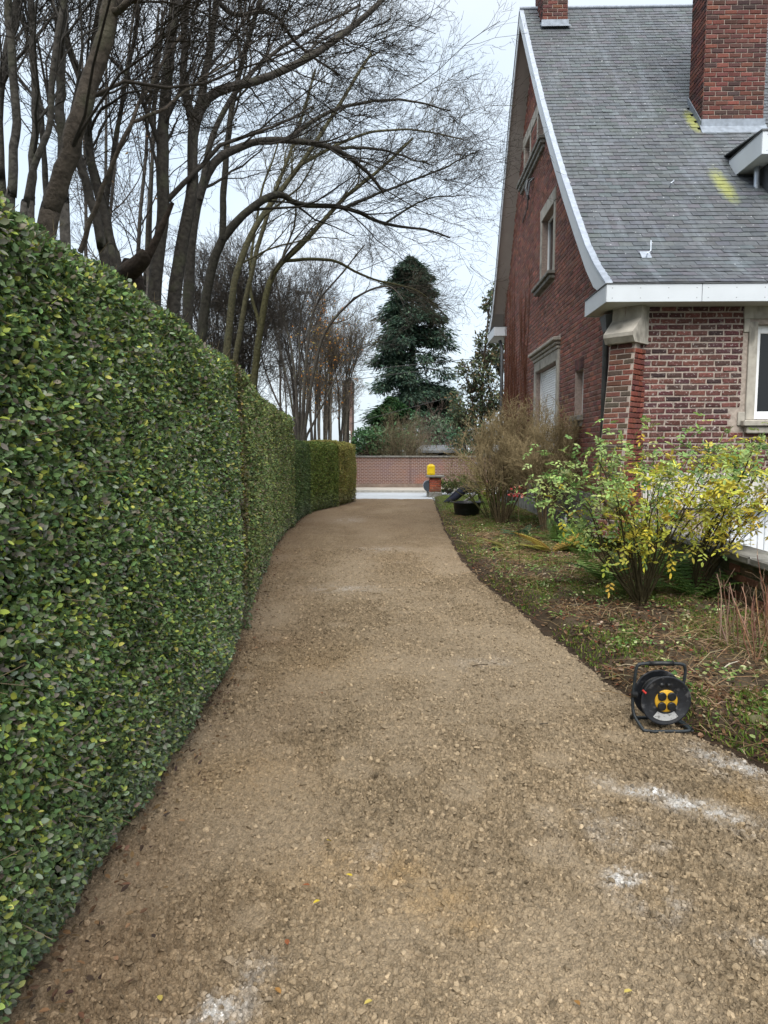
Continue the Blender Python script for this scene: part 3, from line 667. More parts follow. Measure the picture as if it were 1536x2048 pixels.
def slate_tpl(g, n, wd):
    l, t = EXP_*1.55, .008; c = g.normal(0, .0022, (n, 8)); k = np.clip(g.normal(0, .004, (n, 2)), -.008, .008)
    V = np.zeros((n, 8, 3)); wd = np.broadcast_to(wd, n)/2
    for i, (sx, sy, sz) in enumerate([(-1, 0, 0), (1, 0, 0), (1, 1, 0), (-1, 1, 0), (-1, 0, 1), (1, 0, 1), (1, 1, 1), (-1, 1, 1)]):
        V[:, i, 0] = sx*wd; V[:, i, 1] = sy*l+(k[:, (sx+1)//2] if sy == 0 else 0); V[:, i, 2] = (.014 if sy == 0 else .0)+sz*t+(c[:, (sx+1)//2] if sy == 0 else 0)
    return V
HXF = np.array([[3, 2, 1, 0], [4, 5, 6, 7], [0, 1, 5, 4], [1, 2, 6, 5], [2, 3, 7, 6], [3, 0, 4, 7]])
inview = (fr[:, 1] < (fr[:, 2]*.545+.15))
order = np.where(inview)[0][:300]; rest = np.setdiff1d(np.arange(len(fr)), order)
sm_ = [mesh('slate', slate_tpl(g, 1, SWD-.005)[0], HXF, M_slate, pick(g, 1, PALS, WS, .09)[0]) for i in range(20)]
Mroof = (house.matrix_basis @ roof.matrix_parent_inverse).inverted()
for i in order:
    k, x, y, z, a, wd = fr[i]
    o = bpy.data.objects.new('slate', sm_[int(g.integers(20))] if wd > SWD-.01 else mesh('slate', slate_tpl(g, 1, wd)[0], HXF, M_slate, pick(g, 1, PALS, WS, .09)[0]))
    COL.objects.link(o); o.parent = roof; o.matrix_parent_inverse = Mroof; o.location = (x, y, z); o.rotation_euler = (a, 0, g.normal(0, .008))
T = slate_tpl(g, len(rest), fr[rest, 5]); ca, sa = np.cos(fr[rest, 4])[:, None], np.sin(fr[rest, 4])[:, None]
V = np.stack([T[..., 0]+fr[rest, 1][:, None], T[..., 1]*ca-T[..., 2]*sa+fr[rest, 2][:, None], T[..., 1]*sa+T[..., 2]*ca+fr[rest, 3][:, None]], -1)
o = build('slate_courses', V.reshape(-1, 3), (HXF[None]+np.arange(len(rest))[:, None, None]*8).reshape(-1, 4), M_slate, roof, np.repeat(pick(g, len(rest), PALS, WS, .09), 8, 0)); tag(o, kind='stuff')
Q().tube([(XV, 16.82, 11.74), (X1, 16.82, 11.74)], .045, 10).out('ridge_cap', M_flash, roof)
# yellow lichen as a stain of the slates at two places
def lichen(m, spots, color):
    t = m.node_tree; b = t.nodes['Principled BSDF']; l = t.links.new
    geo = nd(t, 'ShaderNodeNewGeometry'); n = nd(t, 'ShaderNodeTexNoise'); n.inputs['Scale'].default_value = 14; n.inputs['Detail'].default_value = 6
    l(geo.outputs['Position'], n.inputs['Vector'])
    for (c, sc, amt) in spots:
        mpn = nd(t, 'ShaderNodeVectorMath', operation='SUBTRACT'); mpn.inputs[1].default_value = c
        ml = nd(t, 'ShaderNodeVectorMath', operation='MULTIPLY'); ml.inputs[1].default_value = sc
        ln = nd(t, 'ShaderNodeVectorMath', operation='LENGTH'); ad = nd(t, 'ShaderNodeMath', operation='ADD')
        mr = nd(t, 'ShaderNodeMapRange', interpolation_type='SMOOTHSTEP'); mr.inputs['From Min'].default_value = 1.75; mr.inputs['From Max'].default_value = .75; mr.inputs['To Max'].default_value = amt
        x = nd(t, 'ShaderNodeMix', data_type='RGBA'); x.inputs['B'].default_value = (*color, 1); src = b.inputs['Base Color'].links[0].from_socket
        l(geo.outputs['Position'], mpn.inputs[0]); l(mpn.outputs[0], ml.inputs[0]); l(ml.outputs[0], ln.inputs[0])
        l(ln.outputs['Value'], ad.inputs[0]); l(n.outputs['Fac'], ad.inputs[1]); l(ad.outputs[0], mr.inputs['Value'])
        l(mr.outputs['Result'], x.inputs['Factor']); l(src, x.inputs['A']); l(x.outputs['Result'], b.inputs['Base Color'])
def on_roof(x, y):
    d = ray(x, y); ts = np.linspace(8, 20, 2400); p = EYE[None]+d[None]*ts[:, None]
    return p[np.argmin(np.abs(p[:, 2]-roof_z(p[:, 1])))]
lichen(M_slate, [(tuple(on_roof(1446, 372)), (6.5, 1.6, 1.6), .5), (tuple(on_roof(1385, 245)), (8., 2.2, 2.2), .5)], (.36, .38, .05))
# --- chimneys
def chimney(c, ztop, zbase, name):
    x0, x1, y0, y1 = c
    ch = Q().box(x0+.004, x1-.004, y0+.004, y1-.004, zbase, ztop).out(name, M_mortar, house)
    g = rng(int(x0*100)); zb = float(roof_z(y0))+.08
    PALC = [(.105, .040, .033), (.076, .034, .031), (.130, .047, .036), (.056, .032, .030)]; wc = [4, 3, 2, 2]
    r1 = courses(x0, x1, zb, ztop, []); brick_stuff('brick_courses', g, r1, lambda T: np.stack([T[:, 0], y0-T[:, 1], T[:, 2]], -1), PALC, wc, M_brick, ch)
    r2 = courses(y0, y1, zb, ztop, [], off=BL/2, ); brick_stuff('brick_courses', g, r2, lambda T: np.stack([x0-T[:, 1], T[:, 0], T[:, 2]], -1), PALC, wc, M_brick, ch)
    brick_stuff('brick_courses', g, r2, lambda T: np.stack([x1+T[:, 1], T[:, 0], T[:, 2]], -1), PALC, wc, M_brick, ch)
    fl = Q(); za = float(roof_z(y0)); zc = float(roof_z(y1))
    fl.bbox(x0-.03, x1+.03, y0-.035, y0-.012, za-.1, za+.16, .004)
    s = (zc-za)/(y1-y0); nrmv = np.array([0, -s, 1])/math.hypot(1, s)
    fl.hexa([(x0-.05, y0-.14, za-.14*s+.02), (x1+.05, y0-.14, za-.14*s+.02), (x1+.05, y0-.01, za+.05), (x0-.05, y0-.01, za+.05), (x0-.05, y0-.14, za-.14*s+.04), (x1+.05, y0-.14, za-.14*s+.04), (x1+.05, y0-.01, za+.07), (x0-.05, y0-.01, za+.07)])
    for (xa, xb) in ((x0-.03, x0-.012), (x1+.012, x1+.03)):
        fl.hexa([(xa, y0-.03, za-.08), (xb, y0-.03, za-.08), (xb, y1, zc-.02), (xa, y1, zc-.02), (xa, y0-.03, za+.12), (xb, y0-.03, za+.12), (xb, y1, zc+.14), (xa, y1, zc+.14)])
    fl.out('flashing', M_flash, ch)
chimney(CH, 12.6, 7.0, 'chimney'); chimney(CH2, 13.0, 10.5, 'chimney')
# --- dormer at the right edge
dx = DM[0]
eaves(dx, 10., 11.23, 12.32, 6.19, 6.53, [7.3], False)
Q().hexa([(dx-.01, 11.22, 6.545), (10, 11.22, 6.545), (10, 12.6, 6.68), (dx-.01, 12.6, 6.68), (dx-.01, 11.22, 6.565), (10, 11.22, 6.565), (10, 12.6, 6.70), (dx-.01, 12.6, 6.70)]).out('dormer_roof', M_lead, house)
Q().hexa([(dx+.30, 11.55, 4.9), (9.6, 11.55, 4.9), (9.6, 12.5, 4.9), (dx+.30, 12.5, 4.9), (dx+.30, 11.55, 6.22), (9.6, 11.55, 6.22), (9.6, 12.5, 6.5), (dx+.30, 12.5, 6.5)]).out('dormer_cheek', mat_col('dormer_slate', .6, 6, .2, base=(.07, .075, .085)), house)
Q().tube([(dx+.2, 11.76, 6.25), (dx+.2, 11.75, 6.1), (dx+.2, 11.75, 5.62)], .045, 12).out('dormer_downpipe', M_zinc, house, True)
# roof hooks
def hook(px, py, ln, plate):
    p = on_roof(px, py); q = Q()
    if plate: q.hexa([(p[0]-.07, p[1]-.06, p[2]-.03), (p[0]+.07, p[1]-.06, p[2]-.03), (p[0]+.07, p[1]+.06, p[2]+.09), (p[0]-.07, p[1]+.06, p[2]+.09), (p[0]-.07, p[1]-.065, p[2]-.02), (p[0]+.07, p[1]-.065, p[2]-.02), (p[0]+.07, p[1]+.055, p[2]+.10), (p[0]-.07, p[1]+.055, p[2]+.10)], (1, 1, 1))
    q.tube([p+np.array([0, -.02, .0]), p+np.array([-.01, -.12, .03]), p+np.array([.03, -.12, .06]), p+np.array([.05, -.06, ln])], .009, 6); q.out('roof_hook', M_zinc, roof)
hook(1291, 515, .22, True); hook(1338, 375, .10, False)
# dead creeper on the gable wall (a plant of its own)
g = rng(31); cr = empty('climbing_creeper', (3.05, 18, 0), 'leafless reddish creeper clinging to the far end of the gable wall', 'creeper')
st_ = []
for i in range(26):
    y = g.uniform(16.3, 20.6); z = 0.; pts = [(XG-.03, y, z)]; top = g.uniform(3.4, 6.4) if y > 17.5 else g.uniform(2.5, 5.8)
    while z < top: z += .42; y += g.normal(0, .07); pts.append((XG-.03-g.uniform(0, .03), min(max(y, 16.25), 20.75), z))
    st_.append(spline(pts, 14))
P = np.stack(st_); Rr = np.repeat(np.linspace(.02, .006, 14)[None], len(P), 0)*g.uniform(.6, 1.2, (len(P), 1))
V, F = tubes([(P, Rr)], 5); build('stem', V, F, M_twig, cr, (.085, .032, .02))
P2, R2 = grow(g, P, Rr, 26, (.25, .8), .8, 5, .5, (0, 0, .4), .3, rmin=.003); P2[..., 0] = np.clip(P2[..., 0], XG-.07, XG-.02)
P3, R3 = grow(g, P2, R2, 3, (.1, .35), .9, 4, .6, (0, 0, .2), .35, rmin=.0025); P3[..., 0] = np.clip(P3[..., 0], XG-.08, XG-.02)
V, F = tubes([(P2, R2), (P3, R3)], 3); tag(build('twigs', V, F, M_twig, cr, (.13, .058, .034)), kind='stuff')
# ------------------------------------------------------------------ hedges
def hedge(label, y0, y1, h, thick, dens, lsize, pal, wts, seed, endcap=False, near=False):
    g = rng(seed); yc = (y0+y1)/2
    root = empty('clipped_hedge', (float(hedge_x(yc))-.4, yc, 0), label, 'hedge', 'clipped hedges along the driveway')
    def surf(y, v):   # v in metres along the profile: face, rounded shoulder, top, (back)
        rr = .16; x0 = hedge_x(y)-.03; f = h-rr; arc = rr*math.pi/2
        a = np.clip((v-f)/rr, 0, math.pi/2); tp = np.clip(v-f-arc, 0, None)
        bulge = .07*(fbm(y*.9, v*.9, seed)-.5)+.05*(fbm(y*3.1, v*2.7, seed+3)-.5)+.035*np.sin(np.clip(v/f, 0, 1)*math.pi)
        low = -.10*np.clip(1-v/.25, 0, 1)**2
        out = bulge+low
        x = x0+np.where(v < f, out, -rr+rr*np.cos(a)+out*np.cos(a))-tp
        z = np.where(v < f, v, f+rr*np.sin(a))+np.where(v >= f, .09*(fbm(y*1.7, x*1.7, seed+5)-.5), 0)
        z = np.where(v < f, z, z+out*np.sin(a))
        N = np.stack([np.cos(a), 0*a, np.sin(a)], -1); return np.stack([x, y, z], -1), N
    vmax = h-.16+.25+thick
    # core
    yy = np.linspace(y0+.03, y1-.03, max(8, int((y1-y0)*8))); vv = np.linspace(0.02, vmax, 30)
    Yg, Vg = np.meshgrid(yy, vv, indexing='ij'); S, N = surf(Yg.ravel(), Vg.ravel()); C = S-N*.10; C[:, 2] = np.maximum(C[:, 2], -.02)
    C = C.reshape(len(yy), len(vv), 3)
    low = C[:, :1].copy(); low[..., 2] = -.05; low[..., 0] -= .05
    back = C[:, -1:].copy(); back[..., 2] = -.05
    C = np.concatenate([low, C, back], 1); nyy, nvv = C.shape[:2]; I = np.arange(nyy*nvv).reshape(nyy, nvv)
    F = np.stack([I[:-1, :-1], I[1:, :-1], I[1:, 1:], I[:-1, 1:]], -1).reshape(-1, 4)
    ends = []
    V = C.reshape(-1, 3)
    for e in (0, nyy-1):   # close the ends
        for j in range(1, nvv//2): ends.append([I[e, j-1], I[e, j], I[e, nvv-1-j], I[e, nvv-j]])
    build('core', V, np.vstack([F, ends]), M_core, root)
    # foliage
    ar = (y1-y0)*(vmax); n = int(ar*dens)
    if near:
        u = g.uniform(0, 1, n*2); y = y0+(y1-y0)*u; pk = g.uniform(0, 1, n*2) < np.clip(3.2/np.maximum(y, 1.3), .25, 1.)*np.where(y < 1.2, .5, 1); y = y[pk]
    else: y = g.uniform(y0, y1, n)
    n = len(y); v = g.uniform(0, 1, n)**.93*vmax; v = np.where(g.uniform(0, 1, n) < .12, g.uniform(h-.3, h+.3, n), v)
    S, N = surf(y, v)
    if endcap:
        ne = int(thick*h*dens); ze = g.uniform(.02, h-.02, ne); xe = hedge_x(y1)-g.uniform(0, thick+.2, ne)
        S = np.vstack([S, np.stack([xe, np.full(ne, y1), ze], -1)]); N = np.vstack([N, np.tile((0, 1., 0), (ne, 1))]); n += ne; y = np.r_[y, np.full(ne, y1)]
        ze = g.uniform(.02, h-.02, ne); xe = hedge_x(y0)-g.uniform(0, thick+.2, ne)+.02
        S = np.vstack([S, np.stack([xe, np.full(ne, y0), ze], -1)]); N = np.vstack([N, np.tile((0, -1., 0), (ne, 1))]); n += ne; y = np.r_[y, np.full(ne, y0)]
    dep = np.abs(g.normal(0, .05, n)); P = S-N*dep[:, None]+N*(.02+.022*np.clip((fbm(S[:, 1]*5+S[:, 0]*2, S[:, 2]*5, seed+21)-.5)*2.5, -1, 1))[:, None]+g.normal(0, .008, (n, 3))
    clump = fbm(S[:, 1]*2.3+S[:, 0], S[:, 2]*2.3, seed+9)
    gap = fbm(S[:, 1]*7+S[:, 0]*3, S[:, 2]*7, seed+13); kp = (gap > .33) | (g.uniform(0, 1, n) < .25)
    P, N, clump, y = P[kp], N[kp], clump[kp], y[kp]; n = len(P)
    A = nrm(N*.55+g.normal(0, .62, (n, 3))+np.array([0, 0, -.05])); Nl = nrm(N*.9+np.array([0, 0, .45])+g.normal(0, .55, (n, 3)))
    wt = np.asarray(wts, float); c = pick(g, n, pal, wt, .22)
    c = c*(.75+.55*clump)[:, None]
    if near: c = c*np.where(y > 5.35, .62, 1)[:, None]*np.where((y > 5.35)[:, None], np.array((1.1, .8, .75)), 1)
    dust = np.clip(.55-P[:, 2], 0, .4)[:, None]*1.3*g.uniform(0, 1, (n, 1))
    c = c*(1-dust)+np.array((.20, .22, .19))*dust
    ls = lsize*g.uniform(.65, 1.25, n)*(1.+np.where(near, np.clip((y-2.5)/9, 0, .5), 0))
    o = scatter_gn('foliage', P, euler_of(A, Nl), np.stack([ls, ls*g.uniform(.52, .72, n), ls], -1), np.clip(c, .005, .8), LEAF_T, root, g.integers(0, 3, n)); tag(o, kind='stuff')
    # twigs that show between the leaves and stick out of the top
    m = int(ar*(150 if near else 60)); y = g.uniform(y0, y1, m); v = g.uniform(.1, vmax, m); S, N = surf(y, v); D = nrm(N*.7+g.normal(0, .5, (m, 3))+np.array((0, 0, .35)))
    L0 = g.uniform(.05, .13, (m, 1)); P = np.stack([S-N*.10, S-N*.10+D*L0, S-N*.10+D*L0*1.7+g.normal(0, .01, (m, 3))], 1)
    V, F = tubes([(P, np.repeat(np.array([[.0022, .0018, .001]]), m, 0))], 3); tag(build('twigs', V, F, M_twig, root, (.15, .12, .075)), kind='stuff')
    return root
PH = [(.072, .125, .045), (.112, .185, .065), (.165, .25, .09), (.30, .36, .07), (.20, .185, .145), (.26, .31, .21), (.46, .50, .12)]
hedge('tall clipped privet hedge nearest the viewer with glossy dark green leaves', .2, 5.72, 2.3, .9, 19000, .0225, PH, [2.5, 5, 4.5, 2.0, 2.4, 2.2, .8], 101, near=True)
PH2 = [(.095, .15, .055), (.14, .20, .07), (.20, .25, .08), (.29, .31, .09), (.20, .175, .11)]
hedge('tall hedge section past the dark gap, brownish green, same height as the nearest', 5.92, 13.9, 2.3, .9, 6500, .030, PH2, [3, 4, 3, 1.5, 2.5], 103, endcap=True)
hedge('low dark green hedge section behind the tall brownish one', 14.0, 16.9, 1.78, .9, 5500, .032, [(.055, .095, .032), (.08, .125, .04), (.11, .15, .045)], [3, 3, 1], 105, endcap=True)
hedge('low bright olive green hedge section between dark green and yellowish sections', 16.95, 19.2, 1.80, 1.0, 5500, .032, [(.10, .15, .03), (.14, .185, .04), (.075, .115, .025), (.20, .22, .05)], [3, 3, 2, 1], 107, endcap=True)
hedge('low yellowish brown hedge section at the road end', 19.25, 21.3, 1.80, 1.0, 5500, .032, [(.20, .20, .05), (.27, .25, .07), (.14, .16, .04), (.30, .23, .08)], [3, 3, 2, 1], 109, endcap=True)
# ------------------------------------------------------------------ bare trees on the left
def stems_of(lst, k=16, dep=1.):
    P, Rr = [], []
    for pts, r0, r1 in lst:
        p = [at(q[0], q[1], q[2]*dep) for q in pts]; P.append(spline(p, k)); Rr.append(np.linspace(r0, r1, k)*dep)
    return P, Rr
def bare_tree(label, trunks, limbs, col, seed, tw=1., name='bare_tree', cat='tree', group=None, bias=(.22, -.02, .12), lens=(1.0, 2.4), tcol=None, leafc=None, part='trunk', dep=1., rs1=.42, rk=1.0, fat=.86, t0=.30, ang=.62):
    g = rng(seed); P, Rr = stems_of(trunks, dep=dep)
    nt_ = len(P)
    Rr = [r*fat for r in Rr]
    P = [np.vstack([[(p[0][0]-np.clip((p[2][0]-p[0][0])/max(p[2][2]-p[0][2], .2)*p[0][2]*.7, -.7, .7), p[0][1], -.02)], p[:-1]]) if True else p for p in P]
    Rr = [r*np.r_[1.3, np.ones(len(r)-1)] for r in Rr]
    root = empty(name, (P[0][0][0], P[0][0][1], 0), label, cat, group)
    Pl, Rl = stems_of(limbs, dep=dep); allP = P+Pl; allR = Rr+[r*fat for r in Rl]
    for i, (p, r) in enumerate(zip(allP, allR)):
        p = p+np.r_[[np.zeros(3)], g.normal(0, .006, (len(p)-1, 3))]
        p2 = spline(p, 28); r2 = np.interp(np.linspace(0, 1, 28), np.linspace(0, 1, len(r)), r)*g.normal(1, .025, 28)
        V, F = tubes([(p2[None], r2[None])], 9); build(part if i < nt_ else 'limb', V, F, M_bark, root, col, True)
    A, B = np.stack(allP), np.stack(allR)
    n1 = max(3, int(9*tw)); t = tcol or tuple(c*.9 for c in col)
    P1, R1 = grow(g, A, B, n1, lens, ang, 8, rs1, bias, .17, t0=t0, rmin=.006*rk, tip=.3)
    P2, R2 = grow(g, P1, R1, 7, (lens[0]*.45, lens[1]*.5), .65, 5, .55, (bias[0]*.8, 0, .05), .2, t0=.2, rmin=.0042*rk)
    P3, R3 = grow(g, P2, R2, 6, (.22, .6), .7, 4, .6, (bias[0]*.5, 0, .05), .26, t0=.2, rmin=.0028*rk)
    P4, R4 = grow(g, P3, R3, 2, (.1, .28), .7, 3, .7, (0, 0, .1), .25, t0=.3, rmin=.0024*rk)
    def thin(P, Rr):   # the crowns thin out towards the house
        k = g.uniform(0, 1, len(P)) < np.clip(1.25-(P[:, -1, 0]-.2)*.62, .12, 1); k &= P[:, :, 0].max(1) < 2.75; return P[k], Rr[k]
    P1, R1 = (P1, R1) if P1[..., 0].max() < 2 else thin(P1, R1)
    V, F = tubes([(P1, R1)], 6); tag(build('branches', V, F, M_twig, root, t, True), kind='stuff')
    V, F = tubes([thin(P2, R2), thin(P3, R3), thin(P4, R4)], 3); tag(build('crown', V, F, M_twig, root, t), kind='stuff')
    if leafc is not None:
        lp, n, pal = leafc; src = P3.reshape(-1, 3); idx = g.choice(len(src), n); Pq = src[idx]
        V, F, cc = leaves(Pq, g.normal(0, 1, (n, 3))+np.array((0, 0, -.6)), g.normal(0, 1, (n, 3)), lp*g.uniform(.6, 1.2, n), lp*.5, pick(g, n, pal, np.ones(len(pal))))
        tag(build('remaining_leaves', V, F, M_leafm, root, cc), kind='stuff')
    return root
GT = 'bare trees behind the hedge'
DK, BR, OL, GY = (.048, .043, .037), (.068, .056, .044), (.072, .067, .038), (.07, .065, .058)
DL = [(.10, .06, .03), (.14, .085, .04)]
bare_tree('thick smooth brown trunk leaning right, nearest tree above the hedge', [([(88, 470, 4.4), (118, 370, 4.4), (150, 270, 4.4), (196, 120, 4.5), (222, 20, 4.55), (240, -120, 4.7)], .072, .060)],
          [([(218, 30, 4.55), (262, 5, 4.5), (330, -60, 4.5)], .03, .016), ([(160, 505, 5), (190, 420, 5), (215, 350, 5), (262, 245, 5), (300, 170, 5.2), (370, 60, 5.4)], .022, .012), ([(262, 245, 5), (330, 215, 5.2), (400, 160, 5.5), (490, 110, 6)], .016, .008)], BR, 201, .7, rs1=.22, group=GT, tcol=(.04, .034, .028))
bare_tree('cluster of thin dark stems at the left edge behind the hedge', [([(20, 440, 5.6), (30, 250, 5.6), (18, 0, 5.6), (10, -120, 5.6)], .045, .03), ([(62, 445, 5.9), (70, 200, 5.9), (58, -60, 5.9)], .04, .03), ([(45, 450, 5.2), (62, 350, 5.2), (98, 250, 5.2), (108, 120, 5.2), (128, 0, 5.2), (140, -80, 5.2)], .03, .022), ([(5, 410, 6.3), (0, 200, 6.3), (32, 20, 6.3), (50, -60, 6.3)], .05, .03), ([(128, 440, 6.0), (122, 200, 6.0), (122, -60, 6.0)], .05, .04), ([(95, 450, 6.8), (85, 250, 6.8), (60, 100, 6.8), (20, -30, 6.8)], .035, .02)], [], GY, 203, .6, group=GT, bias=(.1, -.02, .2))
bare_tree('pair of dark forked trunks right behind the brown leaning trunk', [([(212, 545, 6.6), (190, 430, 6.6), (165, 340, 6.6), (152, 260, 6.6), (185, 110, 6.6), (215, -60, 6.6)], .055, .035), ([(232, 545, 7.0), (205, 420, 7.0), (180, 310, 7.0), (172, 200, 7.0), (135, 80, 7.0), (118, -80, 7.0)], .06, .035), ([(245, 550, 7.4), (215, 420, 7.4), (235, 250, 7.4), (270, 60, 7.4), (280, -60, 7.4)], .035, .02)], [], DK, 205, .7, group=GT)
bare_tree('straight black trunk with fork and thick limb arching to the upper right', [([(308, 615, 6.4), (325, 400, 6.4), (326, 250, 6.4), (345, 60, 6.4), (352, -90, 6.4)], .072, .05), ([(345, 630, 6.5), (362, 500, 6.5), (385, 380, 6.5), (392, 240, 6.6), (440, 182, 6.7), (530, 155, 6.9), (640, 100, 7.2), (745, 20, 7.6), (800, -40, 7.8)], .075, .03)],
          [([(385, 240, 6.6), (368, 150, 6.6), (372, -60, 6.6)], .05, .03), ([(392, 240, 6.6), (420, 100, 6.6), (440, -60, 6.6)], .045, .03), ([(430, 0, 6.6), (470, 30, 6.8), (545, 28, 7.2), (600, 95, 7.6), (680, 150, 8)], .03, .012)], DK, 207, .8, dep=1.2, group=GT, lens=(1., 2.8))
bare_tree('dark trunk bending into a high arch over the driveway', [([(375, 650, 7.3), (385, 470, 7.3), (420, 335, 7.4), (490, 292, 7.6), (570, 280, 7.9), (660, 295, 8.3), (735, 345, 8.7), (790, 415, 9.0)], .07, .022)],
          [([(400, 400, 7.3), (430, 260, 7.4), (500, 150, 7.7), (600, 70, 8.2), (720, 10, 8.8)], .04, .015), ([(570, 280, 7.9), (680, 215, 8.4), (800, 200, 9.1), (900, 220, 9.6)], .03, .01), ([(660, 295, 8.3), (760, 300, 8.8), (860, 330, 9.4)], .025, .009)], DK, 209, 1.2, dep=1.2, group=GT, lens=(1., 2.6))
bare_tree('trunk whose lower arch sags to a knee then reaches far over the driveway', [([(405, 665, 8.4), (430, 505, 8.4), (500, 420, 8.5), (556, 390, 8.7), (600, 410, 8.9), (690, 415, 9.3), (770, 447, 9.7), (860, 462, 10.1), (945, 492, 10.5)], .075, .014)],
          [([(445, 480, 8.4), (450, 330, 8.4), (470, 180, 8.6), (520, 0, 8.8)], .05, .03), ([(770, 447, 9.7), (850, 400, 10.2), (930, 390, 10.8)], .02, .008), ([(690, 415, 9.3), (800, 370, 9.8), (900, 330, 10.3), (960, 300, 10.8)], .025, .008)], (.03, .028, .022), 211, 1.2, dep=1.2, group=GT, lens=(1., 2.6))
bare_tree('olive trunk leaning right with straight rising limbs behind the second hedge section', [([(452, 725, 9.6), (470, 560, 9.6), (520, 440, 9.8), (600, 330, 10.2), (690, 190, 10.7), (765, 70, 11.2)], .065, .025), ([(470, 730, 10.2), (500, 560, 10.2), (545, 400, 10.4), (600, 250, 10.7), (640, 100, 11)], .05, .02)], [([(600, 330, 10.2), (720, 270, 10.8), (830, 260, 11.4), (930, 280, 12)], .03, .01)], OL, 213, 1.2, dep=1.2, group=GT)
bare_tree('mossy olive trunk curving up from the end of the tall hedge', [([(505, 790, 11.2), (520, 660, 11.2), (545, 550, 11.3), (605, 488, 11.6), (690, 395, 12.0), (770, 330, 12.4), (860, 240, 13)], .075, .025)], [([(560, 522, 11.4), (660, 520, 11.8), (740, 556, 12.3), (835, 582, 12.8), (900, 640, 13.2)], .035, .01), ([(520, 660, 11.2), (500, 560, 11.2), (520, 400, 11.4), (560, 280, 11.6)], .035, .015)], (.055, .052, .024), 215, 1.3, dep=1.2, group=GT, tcol=(.045, .04, .028))
bare_tree('many stemmed coppice fanning out above the low dark green hedge', [([(598, 872, 20.5), (586, 720, 20.5), (562, 610, 20.5), (545, 530, 20.5)], .055, .025), ([(603, 872, 20.2), (612, 730, 20.2), (628, 620, 20.2), (690, 540, 20.0), (745, 470, 19.8)], .06, .02), ([(608, 872, 20.0), (640, 690, 19.8), (700, 605, 19.6), (772, 572, 19.2), (815, 610, 18.9)], .065, .018), ([(595, 872, 20.7), (572, 750, 20.7), (548, 650, 20.9), (530, 580, 21.0)], .045, .02), ([(612, 876, 20.5), (655, 790, 20.7), (690, 720, 21.0), (725, 690, 21.2)], .045, .015), ([(600, 872, 20.6), (600, 740, 20.6), (600, 640, 20.6), (620, 560, 20.6)], .045, .02), ([(590, 872, 20.9), (545, 780, 21.0), (520, 700, 21.1), (505, 620, 21.2)], .04, .02)], [], DK, 217, .8, group=GT, lens=(.9, 2.2))
def copy_tree(o, loc, rz, sc, label, col=None):
    c = o.copy(); COL.objects.link(c); c.location = loc; c.rotation_euler[2] = rz; c.scale = (sc, sc, sc); c['label'] = label
    for ch in o.children: k = ch.copy(); COL.objects.link(k); k.parent = c
    return c
def stand(px, Yb): p = at(px, 900, Yb); return (p[0], Yb, 0)
def fan(px, Yb, seed, n, half, top0, top1, r0, r1, spread=(-50, 40), ybot=860):
    g = rng(seed); tr = []
    for k in range(n):
        x0 = px+g.uniform(-half, half); lean = g.uniform(*spread); top = g.uniform(top0, top1); tr.append(([(x0, ybot, Yb+g.uniform(-1, 1)), (x0+lean*.2, ybot-100, Yb), (x0+lean*.55, (ybot-100+top)/2, Yb), (x0+lean, top, Yb)], r0, r1))
    return tr
GH = 'thickets behind the hedge'
th1 = bare_tree('thicket of thin dark stems behind the olive trunks, left', fan(470, 15, 300, 20, 45, 540, 680, .028, .010), [], (.056, .050, .043), 310, .8, name='thicket', group=GH, rk=1.45, t0=.08, ang=.32, rs1=.3, lens=(.8, 1.9), bias=(0, 0, .25), part='stem')
th2 = bare_tree('far thicket of thin stems directly behind the coppice', fan(600, 26, 301, 20, 40, 560, 690, .04, .014), [], (.055, .047, .04), 311, .8, name='thicket', group=GH, rk=1.45, t0=.08, ang=.32, rs1=.3, lens=(1.2, 2.8), bias=(0, 0, .25), part='stem')
for (px, Yb, src, rz, sc, lb) in [(520, 18, th1, 2.2, 1.15, 'thicket of thin dark stems between olive trunk and coppice'), (560, 21, th1, 4.0, 1.25, 'thicket of thin dark stems left beside the coppice'), (430, 20, th2, 1.0, .9, 'thicket of thin dark stems farthest left behind the olive trunks'), (640, 30, th2, 2.6, 1.05, 'far thicket of thin stems just right of the coppice'), (490, 26, th2, 4.4, 1.1, 'far thicket seen between the two olive trunks'), (455, 17, th1, 5.3, 1.0, 'thicket of thin dark stems hugging the left olive trunk'), (540, 24, th2, 3.3, .95, 'thicket of thin dark stems behind the mossy olive trunk'), (585, 22, th1, 1.2, 1.35, 'thicket of thin dark stems at the left foot of the coppice'), (500, 21, th1, 3.0, 1.3, 'thicket of thin dark stems in the middle of the wood edge'), (670, 33, th2, 5.5, 1.1, 'far thicket of thin stems in front of the narrow brick building'), (530, 16.5, th1, 4.9, 1.05, 'thicket of thin dark stems just behind the end of the tall hedge'), (575, 18.5, th1, .5, 1.1, 'thicket of thin dark stems between the mossy trunk and the coppice'), (625, 23, th1, 2.9, 1.4, 'thicket of thin dark stems right behind the coppice base'), (550, 28, th2, 1.9, 1.0, 'far thicket filling the gap left of the coppice'), (660, 27, th2, 3.9, .85, 'low far thicket behind the olive hedge section')]:
    copy_tree(src, stand(px, Yb), rz, sc, lb)
tw1 = bare_tree('slender bare tree with a few orange leaves by the road', fan(650, 24, 340, 7, 12, 600, 690, .05, .018, (-40, 40), 880), [], (.07, .062, .05), 350, .8, name='twiggy_tree', rk=1.4, t0=.1, ang=.34, rs1=.3, group='twiggy trees by the road', lens=(.9, 2.0), bias=(0, 0, .3), part='stem', tcol=(.095, .082, .066), leafc=(.09, 900, [(.40, .17, .03), (.30, .2, .05)]))
